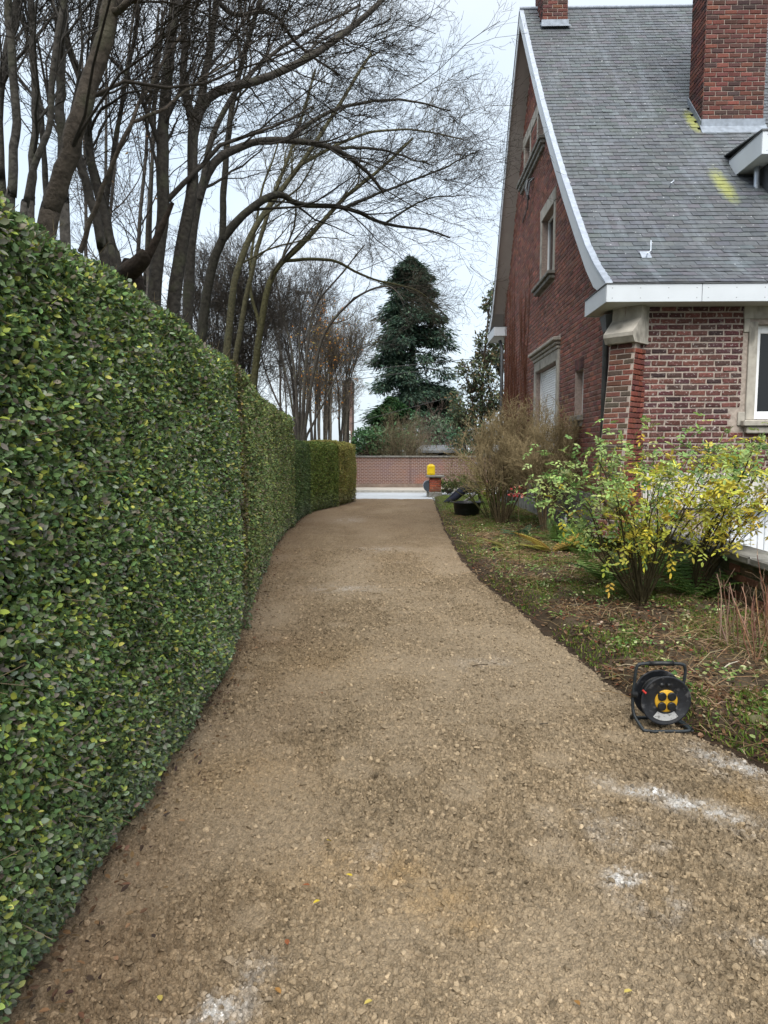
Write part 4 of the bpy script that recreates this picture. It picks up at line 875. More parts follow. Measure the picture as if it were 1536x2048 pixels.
tw2 = bare_tree('pale brown twiggy tree just left of the gap to the road', fan(690, 25, 341, 7, 12, 640, 730, .05, .018, (-40, 40), 880), [], (.07, .062, .05), 351, .8, name='twiggy_tree', rk=1.4, t0=.1, ang=.34, rs1=.3, group='twiggy trees by the road', lens=(.9, 2.0), bias=(0, 0, .3), part='stem', tcol=(.095, .082, .066), leafc=(.08, 350, [(.22, .18, .06), (.16, .15, .05)]))
copy_tree(tw2, stand(615, 28), 2.0, 1.25, 'pale twiggy tree behind the coppice'); copy_tree(tw2, stand(560, 32), 4.0, 1.4, 'pale twiggy tree farthest back in the wood')
GD = 'trees deep in the wood'
dw1 = bare_tree('bare tree deep in the wood behind the forked trunks', fan(200, 14, 371, 3, 25, -120, 0, .055, .022, (-70, 110), 640), [], (.05, .045, .04), 381, 1.1, group=GD, lens=(1.2, 3.2), bias=(.05, 0, .15), leafc=(.05, 250, DL))
dw2 = bare_tree('bare tree in the wood above the broken stump', fan(270, 10, 373, 3, 25, -120, 0, .045, .018, (-70, 110), 640), [], (.05, .045, .04), 383, 1.1, group=GD, lens=(1.1, 2.8), bias=(.05, 0, .15), leafc=(.05, 250, DL))
for (px, Yb, src, rz, sc, lb) in [(60, 12, dw1, 2.0, .9, 'bare tree deep in the wood at far left'), (330, 16, dw1, 4.2, 1.1, 'bare tree deep in the wood behind the straight black trunk'), (120, 9, dw2, 1.5, .95, 'bare tree in the wood behind the brown leaning trunk'), (400, 18, dw1, 5.2, 1.15, 'bare tree deep in the wood behind the sagging arch'), (20, 17, dw1, 3.1, 1.2, 'bare tree farthest back at the left border'), (255, 19, dw1, .8, 1.25, 'bare tree far back between the stump and the straight trunk'), (450, 22, dw1, 2.7, 1.2, 'bare tree far back behind the left olive trunk')]:
    copy_tree(src, stand(px, Yb), rz, sc, lb)
g = rng(41); sp = at(255, 545, 6.0); stp = empty('broken_stump', (sp[0], sp[1], 0), 'thick broken stump with one snapped limb above the hedge', 'stump')
q = Q(); q.tube(spline([(sp[0]-.1, sp[1], 0), (sp[0]-.06, sp[1], 1.6), (sp[0]-.02, sp[1], 2.75), tuple(at(262, 520, 6.0))], 12), np.r_[np.full(9, .13), .14, .11, .06], 12); q.out('trunk', M_bark, stp, True).data
q = Q(); q.tube(spline([at(250, 548, 5.9), at(275, 530, 5.8), at(290, 512, 5.75), at(295, 508, 5.75)], 8), [.075, .08, .075, .07, .065, .06, .055, .03], 12, (.075, .055, .042)); q.out('limb', M_bark, stp, True)
q = Q(); q.tube(spline([at(292, 518, 5.8), at(312, 480, 5.8), at(330, 440, 5.8), at(345, 405, 5.8)], 10), np.linspace(.04, .018, 10), 8, DK); q.out('snapped_branch', M_bark, stp, True)
for o in stp.children: 
    a = o.data.color_attributes['col'].data
    c = np.tile(np.array([.035, .026, .02, 1], np.float32), (len(a), 1)); a.foreach_set('color', c.ravel())
# ------------------------------------------------------------------ background trees across the road
def spray_tree(name, label, cat, px, Yb, ytop, ybot, w_px, n, pal, shape, seed, ln, trunk_r=.2, droop=.25, group=None, ragged=.35):
    """evergreen: trunk, boughs and needle sprays spread through the crown"""
    g = rng(seed); b = at(px, 900, Yb); top = at(px, ytop, Yb)[2]; low = at(px, ybot, Yb)[2]; wm = w_px*Yb/FPX/2
    root = empty(name, (b[0], Yb, 0), label, cat, group)
    build('trunk', *tubes([(np.array([[(b[0], Yb, -.1), (b[0], Yb, low), (b[0]+.1, Yb, (low+top)/2), (b[0], Yb, top)]]), np.array([[trunk_r*1.2, trunk_r, trunk_r*.6, .02]]))], 8), M_bark, root, (.045, .036, .028), True)
    nb = int(150 if n > 9000 else 70); t = g.uniform(0, 1, nb)**.9; z = low+(top-low)*t; az = g.uniform(0, 6.283, nb)
    rad = wm*np.interp(t, *shape)*g.uniform(1-ragged, 1.12, nb); D = np.stack([np.cos(az), np.sin(az), np.full(nb, .12)], -1)
    k = 8; s = np.linspace(0, 1, k)
    P = np.stack([b[0]+D[:, 0:1]*rad[:, None]*s, Yb+D[:, 1:2]*rad[:, None]*s, z[:, None]+rad[:, None]*(.28*s-droop*2*s**2)], -1)
    V, F = tubes([(P, np.linspace(.05, .012, k)[None]*np.clip(rad/wm+.3, .4, 1.2)[:, None])], 4); tag(build('boughs', V, F, M_bark, root, (.04, .032, .025)), kind='stuff')
    pi = g.choice(nb, n, p=(rad+.2)/np.sum(rad+.2)); u = np.sqrt(g.uniform(.03, 1, n)); f = u*(k-1.001); i = f.astype(int); w_ = (f-i)[:, None]
    base = P[pi, i]*(1-w_)+P[pi, i+1]*w_; T = nrm(P[pi, np.minimum(i+1, k-1)]-P[pi, i])
    spread = (rad[pi]*.20*(1.15-u*.6))[:, None]; off = g.normal(0, 1, (n, 3))*np.array((1, 1, .35))*spread
    A = nrm(T*.6+off*1.2/np.maximum(spread, .05)*.6+np.array((0, 0, -.25))+g.normal(0, .3, (n, 3)))
    lw_ = ln*g.uniform(.6, 1.3, n)
    tag(scatter_gn('crown', base+off, euler_of(A, g.normal(0, .4, (n, 3))+np.array((0, 0, 1.))), np.stack([lw_, lw_*.30, lw_*.3], -1), pick(g, n, pal, np.ones(len(pal)), .25), SPRAY_T, root), kind='stuff'); return root
CON = ([0, .08, .25, .5, .7, .85, .95, 1], [.8, .95, 1., .86, .70, .55, .34, .05])
spray_tree('conifer_tree', 'tall dark green conifer standing beyond the brick wall across the road', 'tree', 822, 42, 512, 845, 165, 60000, [(.034, .066, .046), (.052, .09, .06), (.024, .046, .034), (.085, .125, .085)], CON, 401, .26, .28)
spray_tree('conifer_tree', 'low dense green conifer at the foot of the tall dark conifer', 'tree', 785, 38, 795, 900, 120, 9000, [(.02, .055, .02), (.035, .08, .025)], ([0, .3, .7, 1], [1, .95, .7, .15]), 402, .26, .15, .15)
spray_tree('conifer_tree', 'pale hazy conifer just right of the tall dark conifer', 'tree', 882, 50, 775, 890, 85, 6000, [(.06, .095, .065), (.08, .115, .08)], CON, 403, .36, .2)
def leafy(name, label, cat, blobs_, pal, seed, ln, parent_loc, trunks=(), wts=None, group=None, mat=None, tcol=(.06, .048, .036), twigs=True):
    """broadleaf plant: leaf clumps scattered in ellipsoids (centre, radii, count) hung on real branches"""
    g = rng(seed); root = empty(name, parent_loc, label, cat, group); Ps, Ns = [], []; br = []
    for (c, rad, n) in blobs_:
        ncl = max(6, n//28); d = nrm(g.normal(size=(ncl, 3)))*g.uniform(.25, 1, (ncl, 1))**.45
        cc = np.asarray(c)+d*np.asarray(rad); ci = g.choice(ncl, n); cs = np.mean(rad)*.16
        Ps.append(cc[ci]+g.normal(0, cs, (n, 3))); Ns.append(nrm(d[ci]+g.normal(0, .5, (n, 3))+np.array((0, 0, .5))))
        if twigs:
            foot = np.asarray(c)-np.array((0, 0, rad[2]*1.0)); m = min(ncl, 60); mid = (foot+cc[:m])/2+g.normal(0, np.mean(rad)*.08, (m, 3))
            br.append(np.stack([np.tile(foot, (m, 1)), mid, cc[:m]], 1))
    P = np.vstack(Ps); N = np.vstack(Ns); n = len(P); c = pick(g, n, pal, wts or np.ones(len(pal)), .22)
    V, F, cc = leaves(P, nrm(N*.4+g.normal(0, .8, (n, 3))), N, ln*g.uniform(.6, 1.2, n), ln*.5, c)
    tag(build('foliage', V, F, mat or M_leafm, root, cc), kind='stuff')
    if br:
        B = np.vstack(br); V, F = tubes([(B, np.repeat(np.array([[.02, .012, .005]]), len(B), 0)*min(1.5, ln*8))], 4); tag(build('branches', V, F, M_twig, root, tcol), kind='stuff')
    for (pts, r0, r1) in trunks:
        p = spline(pts, 12); V, F = tubes([(p[None], np.linspace(r0, r1, 12)[None])], 8); build('trunk', V, F, M_bark, root, tcol, True)
    return root
def bl(px, py, Y, rx, rz, n, ry=None): 
    s = Y/FPX; return (at(px, py, Y), (rx*s, (ry or rx)*s, rz*s), n)
bb = at(958, 900, 25)
leafy('small_tree', 'loose grey green leafy tree showing past the far corner of the house', 'tree', [bl(985, 610, 25, 22, 35, 442), bl(972, 700, 25, 28, 30, 714), bl(945, 750, 25, 35, 35, 884), bl(980, 790, 25, 32, 50, 1190), bl(925, 815, 25, 32, 40, 884), bl(960, 860, 25, 50, 40, 1530), bl(1000, 690, 25.5, 25, 60, 850)], [(.06, .085, .045), (.09, .12, .065), (.14, .16, .09), (.045, .065, .035), (.15, .11, .06)], 411, .13, (bb[0], 25, 0), [([(bb[0], 25, -.1), (bb[0]+.05, 25, 2.), at(965, 760, 25), at(982, 580, 25)], .11, .02), ([(bb[0], 25, .5), at(950, 840, 25), at(935, 760, 25)], .06, .015)])
lb = at(735, 900, 30.5)
leafy('laurel_hedge', 'glossy green laurel hedge behind the brick wall, left of the brown shrub', 'hedge', [bl(735, 885, 30.5, 40, 34, 1500, 30), bl(775, 880, 31, 45, 28, 1300, 30)], [(.025, .075, .025), (.04, .11, .035), (.06, .14, .045)], 412, .16, (lb[0], 30.5, 0), mat=M_leaf)
lb = at(880, 900, 32)
leafy('laurel_bush', 'rounded dark green laurel above the shed roof', 'bush', [bl(865, 878, 34.5, 40, 30, 1000, 30), bl(905, 865, 35, 40, 40, 1200, 30), bl(850, 850, 36, 30, 24, 400, 30), bl(935, 880, 31, 40, 40, 900, 30)], [(.025, .07, .03), (.045, .11, .05), (.07, .14, .07)], 413, .17, (lb[0], 34, 0), mat=M_leaf)
def twig_bush(name, label, base, n0, hgt, spread, col, seed, tw=(7, 6, 4), r0=.014, lean=(0, 0), group=None, cat='shrub', dome=True, lens=None, tcol=None):
    g = rng(seed); root = empty(name, tuple(base), label, cat, group); base = np.asarray(base, float); P = []
    for i in range(n0):
        a = g.uniform(0, 6.283); rr = spread*math.sqrt(g.uniform(0, 1)); hh = hgt*(math.sqrt(max(0, 1-(rr/spread)**2*.75)) if dome else 1)*g.uniform(.7, .95)
        e = base+np.array((math.cos(a)*rr+lean[0], math.sin(a)*rr+lean[1], hh)); b0 = base+np.array((math.cos(a), math.sin(a), 0))*spread*.10*g.uniform(.3, 1)
        m1 = b0*.65+e*.35+np.array((math.cos(a)*rr*.02, math.sin(a)*rr*.02, hgt*.08)); m2 = b0*.3+e*.7+np.array((0, 0, hgt*.06)); P.append(spline([b0, m1+g.normal(0, .03, 3), m2+g.normal(0, .04, 3), e], 12))
    P = np.stack(P); Rr = np.linspace(1, .35, 12)[None]*r0*g.uniform(.6, 1.3, (n0, 1))
    for p, r in zip(P, Rr): V, F = tubes([(p[None], r[None])], 6); build('stem', V, F, M_twig, root, col, True)
    ln = lens or (hgt*.22, hgt*.5)
    P1, R1 = grow(g, P, Rr, tw[0], ln, .8, 5, .5, (0, 0, .18), .22, t0=.3, rmin=.0035); P2, R2 = grow(g, P1, R1, tw[1], (ln[0]*.45, ln[1]*.5), .8, 4, .6, (0, 0, .2), .30, t0=.2, rmin=.0042)
    P3, R3 = grow(g, P2, R2, tw[2], (ln[0]*.2, ln[1]*.25), .7, 3, .7, (0, 0, .3), .2, t0=.3, rmin=.0026)
    V, F = tubes([(P1, R1), (P2, R2), (P3, R3)], 3); tag(build('twigs', V, F, M_twig, root, tcol or col), kind='stuff'); return root, P, P1, P2, P3
twig_bush('bare_shrub', 'wide brown bare shrub leaning over the brick wall across the road', (at(800, 900, 29.6)[0], 29.6, 0), 34, 2.9, 1.5, (.085, .068, .042), 421, (7, 5, 2), .02, tcol=(.12, .10, .06))
twig_bush('bare_shrub', 'reddish grey twiggy shrub between the conifer and the laurel', (at(850, 900, 33.5)[0], 33.5, 0), 20, 4.0, 1.6, (.10, .075, .06), 422, (6, 5, 2), .02, tcol=(.12, .09, .075))
lb = at(903, 962, 24.5)
leafy('low_shrub', 'low dark green shrub beside the gate pillar', 'shrub', [bl(897, 972, 24.8, 24, 15, 500, 18), bl(925, 965, 24.8, 22, 16, 400, 18)], [(.03, .06, .02), (.06, .10, .03), (.13, .15, .04)], 425, .10, (lb[0], 24.5, 0))
# ------------------------------------------------------------------ planting in the bed
gb = lambda x, y: float(bed_h(np.array(x), np.array(y)))
xb, ybs = 2.0, 13.6
r_, SP, S1, S2, S3 = twig_bush('pruned_shrub', 'tall clipped straw brown shrub in front of the gable wall, behind the black tub', (2.02, 13.7, .05), 30, 2.62, .88, (.12, .092, .052), 431, (11, 6, 3), .015, tcol=(.24, .19, .105), lens=(.45, .9))
twig_bush('pruned_shrub', 'twiggy brown shrub nearest the buttress with leaning stems', (2.58, 12.2, .08), 24, 2.45, .58, (.13, .098, .058), 433, (11, 6, 3), .016, tcol=(.24, .19, .105), lens=(.4, .8))
twig_bush('mossy_shrub', 'thin olive stemmed shrub leaning left over the tub', (1.95, 14.6, .05), 16, 1.75, .75, (.075, .075, .03), 435, (5, 4, 2), .014, lean=(-.18, 0), tcol=(.11, .105, .045))
def compound(g, P, D, ln, lw, cols, k=7, rl=.11):
    """pinnate leaves: k leaflets along each rachis"""
    n = len(P); D = nrm(D); side = nrm(np.cross(D, np.tile((0, 0, 1.), (n, 1))+g.normal(0, .25, (n, 3)))); upv = np.cross(side, D)
    Vs, Fs, Cs, n0 = [], [], [], 0
    for j in range(k):
        t = .25+.75*j/(k-1); s = 0 if j == k-1 else (1 if j % 2 else -1)
        p = P+D*(rl*t)-np.array((0, 0, .35))*rl*t*t; A = nrm(D*.55+side*s+np.array((0, 0, -.25)))
        V, F, c = leaves(p, A, upv+g.normal(0, .3, (n, 3)), ln*g.uniform(.75, 1.15, n)*(1 if s else 1.15), lw, cols*g.normal(1, .1, (n, 1)))
        Vs.append(V); Fs.append(F+n0); Cs.append(c); n0 += len(V)
    return np.vstack(Vs), np.vstack(Fs), np.vstack(Cs)
def yellow_bush(label, base, ends, seed, nl, pal_f):
    g = rng(seed); root = empty('leafy_bush', base, label, 'bush', 'yellow green bushes in the bed'); base = np.asarray(base, float); P = []
    for e in ends:
        e = np.asarray(e, float)+g.normal(0, .05, 3); b0 = base+g.normal(0, .03, 3)*np.array((1, 1, 0)); d = e-b0
        P.append(spline([b0, b0+d*.35+np.array((0, 0, .10))+g.normal(0, .04, 3), b0+d*.72+np.array((0, 0, .12))+g.normal(0, .04, 3), e], 12))
    P = np.stack(P); Rr = np.linspace(.011, .004, 12)[None]*g.uniform(.6, 1.3, (len(P), 1))
    for p, r in zip(P, Rr): V, F = tubes([(p[None], r[None])], 6); build('stem', V, F, M_twig, root, (.05, .042, .02), True)
    P1, R1 = grow(g, P, Rr, 7, (.2, .5), .6, 6, .5, (0, 0, .22), .15, t0=.25, rmin=.0026); P2, R2 = grow(g, P1, R1, 3, (.10, .24), .7, 5, .6, (0, 0, .2), .2, t0=.4, rmin=.0018)
    V, F = tubes([(P1, R1), (P2, R2)], 4); tag(build('twigs', V, F, M_twig, root, (.06, .05, .022)), kind='stuff')
    tips = np.vstack([P1[:, -1], P2[:, -1], P2[:, 2], P1[:, 3]]); ok = tips[:, 2] > .62+.25*g.uniform(-1, 1, len(tips)); tips = tips[ok]
    idx = g.choice(len(tips), nl); pp = tips[idx]; D = g.normal(0, .7, (nl, 3))+np.array((0, 0, .15)); c = pal_f(g, pp)
    V, F, cc = compound(g, pp+g.normal(0, .075, pp.shape), D, .052, .026, c, 5, .095); tag(build('foliage', V, F, M_leafm, root, cc), kind='stuff')
    return root
def palY(g, p):
    n = len(p); yl = pick(g, n, [(.54, .48, .06), (.46, .47, .08), (.46, .34, .06)], [3, 3, 1]); gr = pick(g, n, [(.22, .33, .10), (.32, .43, .14), (.14, .25, .08), (.40, .48, .17)], [2, 2, 1, 1])
    w_ = np.clip((p[:, 0]-1.7)/.9, 0, .75)-np.clip((p[:, 2]-1.25)*1.1, -.3, .5)+g.normal(0, .28, n); return np.where((w_ > .56)[:, None], yl, gr)
eb = lambda L: [at(*q) for q in L]
yellow_bush('large yellow and green leaved bush between the driveway and the front wall', (2.28, 6.45, .1), eb([(1210, 935, 6.6), (1250, 960, 6.3), (1300, 975, 6.5), (1340, 930, 6.7), (1380, 945, 6.3), (1420, 925, 6.5), (1180, 960, 6.9), (1160, 1000, 6.4), (1230, 1010, 6.0), (1330, 1000, 5.9), (1400, 1000, 6.2), (1450, 980, 6.7), (1290, 930, 7.0), (1265, 1030, 6.2), (1365, 1045, 6.1), (1440, 1030, 6.2), (1200, 1060, 6.2), (1120, 960, 7.0), (1060, 990, 7.1), (1190, 915, 6.9), (1150, 930, 7.2), (1100, 950, 7.4), (1240, 905, 7.2), (1310, 905, 7.3), (1390, 900, 7.2), (1440, 910, 7.0), (1320, 955, 5.7), (1420, 965, 5.8)]), 441, 1000, palY)
yellow_bush('yellow leaved bush growing at the end of the low coping wall', (2.98, 6.9, .12), eb([(1440, 950, 6.9), (1480, 930, 6.9), (1525, 935, 6.8), (1500, 985, 6.5), (1545, 985, 6.6), (1470, 1020, 6.6), (1530, 1030, 6.5), (1560, 960, 6.8), (1510, 900, 7.1), (1405, 1050, 6.7), (1465, 905, 7.3), (1500, 920, 6.3), (1540, 900, 7.2), (1450, 985, 6.2)]), 443, 500, palY)
def fern(label, c, n, ln, pal, seed, rise=.5, sag=.75, az=None, group='ferns in the bed'):
    g = rng(seed); root = empty('fern', c, label, 'fern', group)
    for i in range(n):
        a = g.uniform(0, 6.283) if az is None else az[0]+(az[1]-az[0])*(i+.5)/n+g.normal(0, .1); l = ln*1.2*g.uniform(.7, 1.1); k = 22; t = np.linspace(0, 1, k); d = np.array((math.cos(a), math.sin(a), 0)); ri = (rise+.12)*g.uniform(.7, 1.25)
        P = np.asarray(c)+d*(l*(t*.95)[:, None])+np.array((0, 0, 1))*(l*(ri*1.5*t-sag*t**2)[:, None]); T = nrm(np.gradient(P, axis=0)); side = nrm(np.cross(T, (0, 0, 1.)))
        wd = l*.20*np.sin(np.clip(t*1.05+.12, 0, 1)*math.pi)**.7+.004; Vs, Fs, Cs, n0 = [], [], [], 0; col = pick(g, 1, pal, np.ones(len(pal)), .15)
        for s in (-1, 1):
            V, F, cc = leaves(P[2:], side[2:]*s+T[2:]*.25+np.array((0, 0, -.15)), np.cross(side, T)[2:]*1., wd[2:], np.full(k-2, l*.045), np.repeat(col, k-2, 0)*g.normal(1, .1, (k-2, 1))); Vs.append(V); Fs.append(F+n0); Cs.append(cc); n0 += len(V)
        V, F = tubes([(P[None], np.linspace(.004, .001, k)[None])], 4); Vs.append(V); Fs.append(F+n0); Cs.append(np.tile(col*.8, (len(V), 1)))
        build('frond', np.vstack(Vs), np.vstack(Fs), M_leafm, root, np.vstack(Cs))
FG = [(.08, .15, .03), (.12, .20, .045), (.06, .12, .025)]; FY = [(.36, .24, .05), (.44, .31, .07), (.27, .22, .05), (.30, .28, .06)]
p = atZ(1080, 1105, .12); fern('golden brown dying fern sprawling beside the driveway edge', (p[0]+.15, p[1], .12), 11, .62, FY, 451, .32, .35)
p = atZ(1190, 1110, .12); fern('green fern between the buttress and the golden fern', (p[0], p[1], .12), 12, .75, FG, 452, .45, .5)
p = atZ(1215, 1165, .12); fern('dark green fern at the foot of the yellow bush', (p[0], p[1], .12), 12, .6, FG, 453, .55, .5)
p = atZ(1330, 1160, .12); fern('shaded green fern tucked under the right half of the yellow bush', (p[0], p[1], .12), 14, .7, FG, 454, .6, .5)
p = atZ(985, 1010, .1); fern('upright yellow green fern behind the black tub', (p[0], p[1], .1), 10, 1.1, [(.17, .19, .035), (.24, .23, .05), (.12, .16, .03)], 455, .85, .5)
p = atZ(1045, 1075, .1); fern('small blue green fern on the moss near the house corner', (p[0], p[1], .1), 10, .4, [(.06, .12, .06)], 456, .4, .4)
p = atZ(1120, 1090, .1); fern('short green fern left of the buttress foot', (p[0], p[1], .1), 10, .5, FG, 457, .45, .45)
p = atZ(1010, 1100, .1); fern('low yellowing fern close to the driveway edge past the golden one', (p[0], p[1], .1), 9, .38, [(.20, .20, .05), (.10, .15, .04)], 458, .4, .45)
p = atZ(1265, 1190, .12); fern('bright green fern in front of the yellow bush stems', (p[0], p[1], .12), 9, .42, [(.13, .21, .05), (.17, .25, .07)], 459, .5, .5)
p = atZ(1390, 1200, .12); fern('dark fern in the shade beside the low coping wall', (p[0], p[1], .12), 12, .55, FG, 460, .6, .5)
# dried stalks at the right edge
g = rng(46); c = atZ(1515, 1320, .1); dr = empty('dried_perennial', (c[0], c[1], .08), 'clump of dry reddish upright stalks at the right edge of the bed', 'plant')
sk = []
for i in range(64):
    x, y = c[0]+g.uniform(-.16, .50), c[1]+g.uniform(-.25, .5); h = g.uniform(.35, .80); l = g.normal(0, .08, 2)
    p = spline([(x, y, .05), (x+l[0]*.3, y+l[1]*.3, h*.4), (x+l[0]*.8+g.normal(0, .012), y+l[1]*.8, h*.75), (x+l[0]+g.normal(0, .02), y+l[1], h)], 9); sk.append(p)
    V, F = tubes([(p[None], np.linspace(.0058, .003, 9)[None])], 5); build('stalk', V, F, M_twig, dr, pick(g, 1, [(.26, .14, .08), (.32, .22, .15), (.18, .09, .06)], [2, 2, 1])[0])
P = np.stack(sk); P1, R1 = grow(g, P, np.full(P.shape[:2], .003), 5, (.08, .25), .7, 4, .6, (0, 0, .2), .3, t0=.1, rmin=.0014)
V, F = tubes([(P1, R1)], 3); tag(build('side_shoots', V, F, M_twig, dr, (.26, .18, .12)), kind='stuff')
# ------------------------------------------------------------------ litter, moss, seedlings (uncountable)
def scatter(g, n, y0=2.6, y1=17., edge=.02, pw=1.0):
    y = y0*(y1/y0)**g.uniform(0, 1, n); xr_ = np.where(y < 9.7, 3.15, 3.0); x0 = np.interp(y, RBY, RBX)+edge; x = x0+(xr_-x0)*g.uniform(0, 1, n)**pw
    i = np.clip(np.searchsorted(yb, y), 0, nrb-1); u = np.clip((x-XLb[i, 0])/(XRb[i, 0]-XLb[i, 0]), 0, 1)**(1/1.4); j = np.clip((u*(nb-1)).astype(int), 0, nb-1); return np.stack([x, y, ZB[i, j]], -1)
g = rng(61); P = scatter(g, 24000, pw=1.0); n = len(P); m = fbm(P[:, 0]*2.3, P[:, 1]*2.3, 19); kp = m+g.normal(0, .1, n) > .40; P = P[kp]; n = len(P)
V, F, cc = leaves(P+np.array((0, 0, .012)), g.normal(0, 1, (n, 3))*np.array((1, 1, .25)), g.normal(0, .5, (n, 3))+np.array((0, 0, 1.)), g.uniform(.018, .05, n), g.uniform(.012, .026, n), pick(g, n, [(.11, .06, .03), (.19, .12, .065), (.28, .20, .12), (.07, .042, .026), (.22, .07, .04), (.34, .29, .2)], [4, 3, 2, 4, .6, .6]))
tag(build('leaf_litter', V, F, M_litter, None, cc), 'brown dead leaves lying all over the garden bed', 'leaves', kind='stuff')
P = scatter(g, 8000, pw=1.0); n = len(P); kp = fbm(P[:, 0]*1.8+5, P[:, 1]*1.8, 29)+g.normal(0, .1, n) > .47; P = P[kp]; n = len(P); a = g.uniform(0, 6.283, n); D = np.stack([np.cos(a), np.sin(a), g.uniform(-.05, .35, n)], -1)
L0 = g.uniform(.06, .32, (n, 1)); Pt = np.stack([P+np.array((0, 0, .01)), P+D*L0*.5+np.array((0, 0, .03)), P+D*L0+g.normal(0, .02, (n, 3))*np.array((1, 1, .4))], 1)
V, F = tubes([(Pt, np.repeat(np.array([[.0022, .002, .0012]]), n, 0))], 3); tag(build('dry_straw', V, F, M_litter, None, np.repeat(pick(g, n, [(.30, .21, .11), (.20, .12, .065), (.38, .29, .18), (.12, .07, .04)], [3, 3, 2, 2]), 9, 0)), 'dry straw and thin twigs scattered over the garden bed', 'straw', kind='stuff')
P = scatter(g, 42000, y1=23); n = len(P); mk = fbm(P[:, 0]*2.3, P[:, 1]*1.6, 14)+np.clip((P[:, 1]-11)/30, 0, .2)+g.normal(0, .04, n) > .43; P = P[mk]; n = len(P); a = g.normal(0, .5, (n, 3))+np.array((0, 0, 1.))
V, F, cc = leaves(P, a, g.normal(0, 1, (n, 3)), g.uniform(.018, .055, n), np.full(n, .009), pick(g, n, [(.13, .19, .03), (.09, .15, .025), (.20, .24, .05)], [2, 2, 1])); tag(build('moss_and_grass', V, F, M_leafm, None, cc), 'short moss and grass tufts in the garden bed', 'grass', kind='stuff')
P = scatter(g, 1000, y0=3.2, y1=14, edge=.10); n = len(P); kp = fbm(P[:, 0]*2.5, P[:, 1]*2.5, 44)+g.normal(0, .06, n) > .5; P = np.repeat(P[kp], 7, 0); n = len(P); P = P+g.normal(0, .035, (n, 3))*np.array((1, 1, .5))+np.array((0, 0, .045))
V, F, cc = leaves(P, g.normal(0, 1, (n, 3))*np.array((1, 1, .3)), g.normal(0, .4, (n, 3))+np.array((0, 0, 1.)), g.uniform(.025, .045, n), np.full(n, .022), pick(g, n, [(.16, .24, .06), (.32, .36, .14), (.10, .2, .05), (.45, .45, .25)], [3, 2, 3, 1])); tag(build('seedlings', V, F, M_leafm, None, cc), 'small pale green weed seedlings in the garden bed', 'weeds', kind='stuff')
# ------------------------------------------------------------------ objects
# low coping wall
lw = empty('low_wall', (3.32, 6, 0), 'low mossy brick wall with grey stone coping at the right edge', 'wall')
wb = Q().box(3.21, 3.45, 2.6, 9.72, -.8, .55).out('wall_body', stain(mat_col('mossy_mortar', .95, 12, .3, base=(.12, .11, .075)), (.05, .055, .025), 4, .45, .65), lw)
rl = courses(2.62, 9.7, 0.02, .55, []); g = rng(71)
brick_stuff('brick_courses', g, rl, lambda T: np.stack([3.21-T[:, 1], T[:, 0], T[:, 2]], -1), [(.09, .06, .035), (.06, .055, .03), (.13, .055, .035), (.22, .075, .04)], [3, 3, 2, .7], M_brick, wb)
for k in range(8): Q().bbox(3.15, 3.52, 2.6+k*.9, 2.6+k*.9+.888, .555, .635, .015).out('coping_slab', M_stone_d, lw)
# street wall across the road
M_bw = bpy.data.materials.new('street_brick'); M_bw.use_nodes = True; t = M_bw.node_tree; b = t.nodes['Principled BSDF']; b.inputs['Roughness'].default_value = .9
geo = nd(t, 'ShaderNodeNewGeometry'); sp_ = nd(t, 'ShaderNodeSeparateXYZ'); cb_ = nd(t, 'ShaderNodeCombineXYZ'); bk = nd(t, 'ShaderNodeTexBrick')
bk.inputs['Scale'].default_value = 1; bk.inputs['Brick Width'].default_value = .16; bk.inputs['Row Height'].default_value = .064; bk.inputs['Mortar Size'].default_value = .009; bk.inputs['Mortar Smooth'].default_value = .1
bk.inputs['Color1'].default_value = (.175, .078, .052, 1); bk.inputs['Color2'].default_value = (.125, .060, .050, 1); bk.inputs['Mortar'].default_value = (.34, .28, .25, 1)
l = t.links.new; l(geo.outputs['Position'], sp_.inputs[0]); l(sp_.outputs['X'], cb_.inputs['X']); l(sp_.outputs['Z'], cb_.inputs['Y']); l(cb_.outputs[0], bk.inputs['Vector']); l(bk.outputs['Color'], b.inputs['Base Color'])
stain(M_bw, (.38, .12, .05), .9, .50, .68, amt=.55); stain(M_bw, (.16, .11, .14), 1.1, .52, .7, amt=.3, seed=4)
sw = empty('street_wall', (0, 28.2, 0), 'long low brick wall with flat coping across the road', 'wall')
Q().box(-14, .35, 28.2, 28.42, -.1, 1.30).box(.40, 14, 28.2, 28.42, -.1, 1.30).box(.352, .398, 28.23, 28.42, -.1, 1.30).out('wall_body', M_bw, sw)
for k in range(28): Q().bbox(-14+k, -14+k+.99, 28.14, 28.48, 1.302, 1.36, .01).out('coping_slab', M_stone_d, sw)
Q().box(-14, 14, 28.13, 28.2, -.1, .22).out('wall_foot', mat_col('wall_foot_render', .95, 4, .3, base=(.22, .17, .14)), sw)
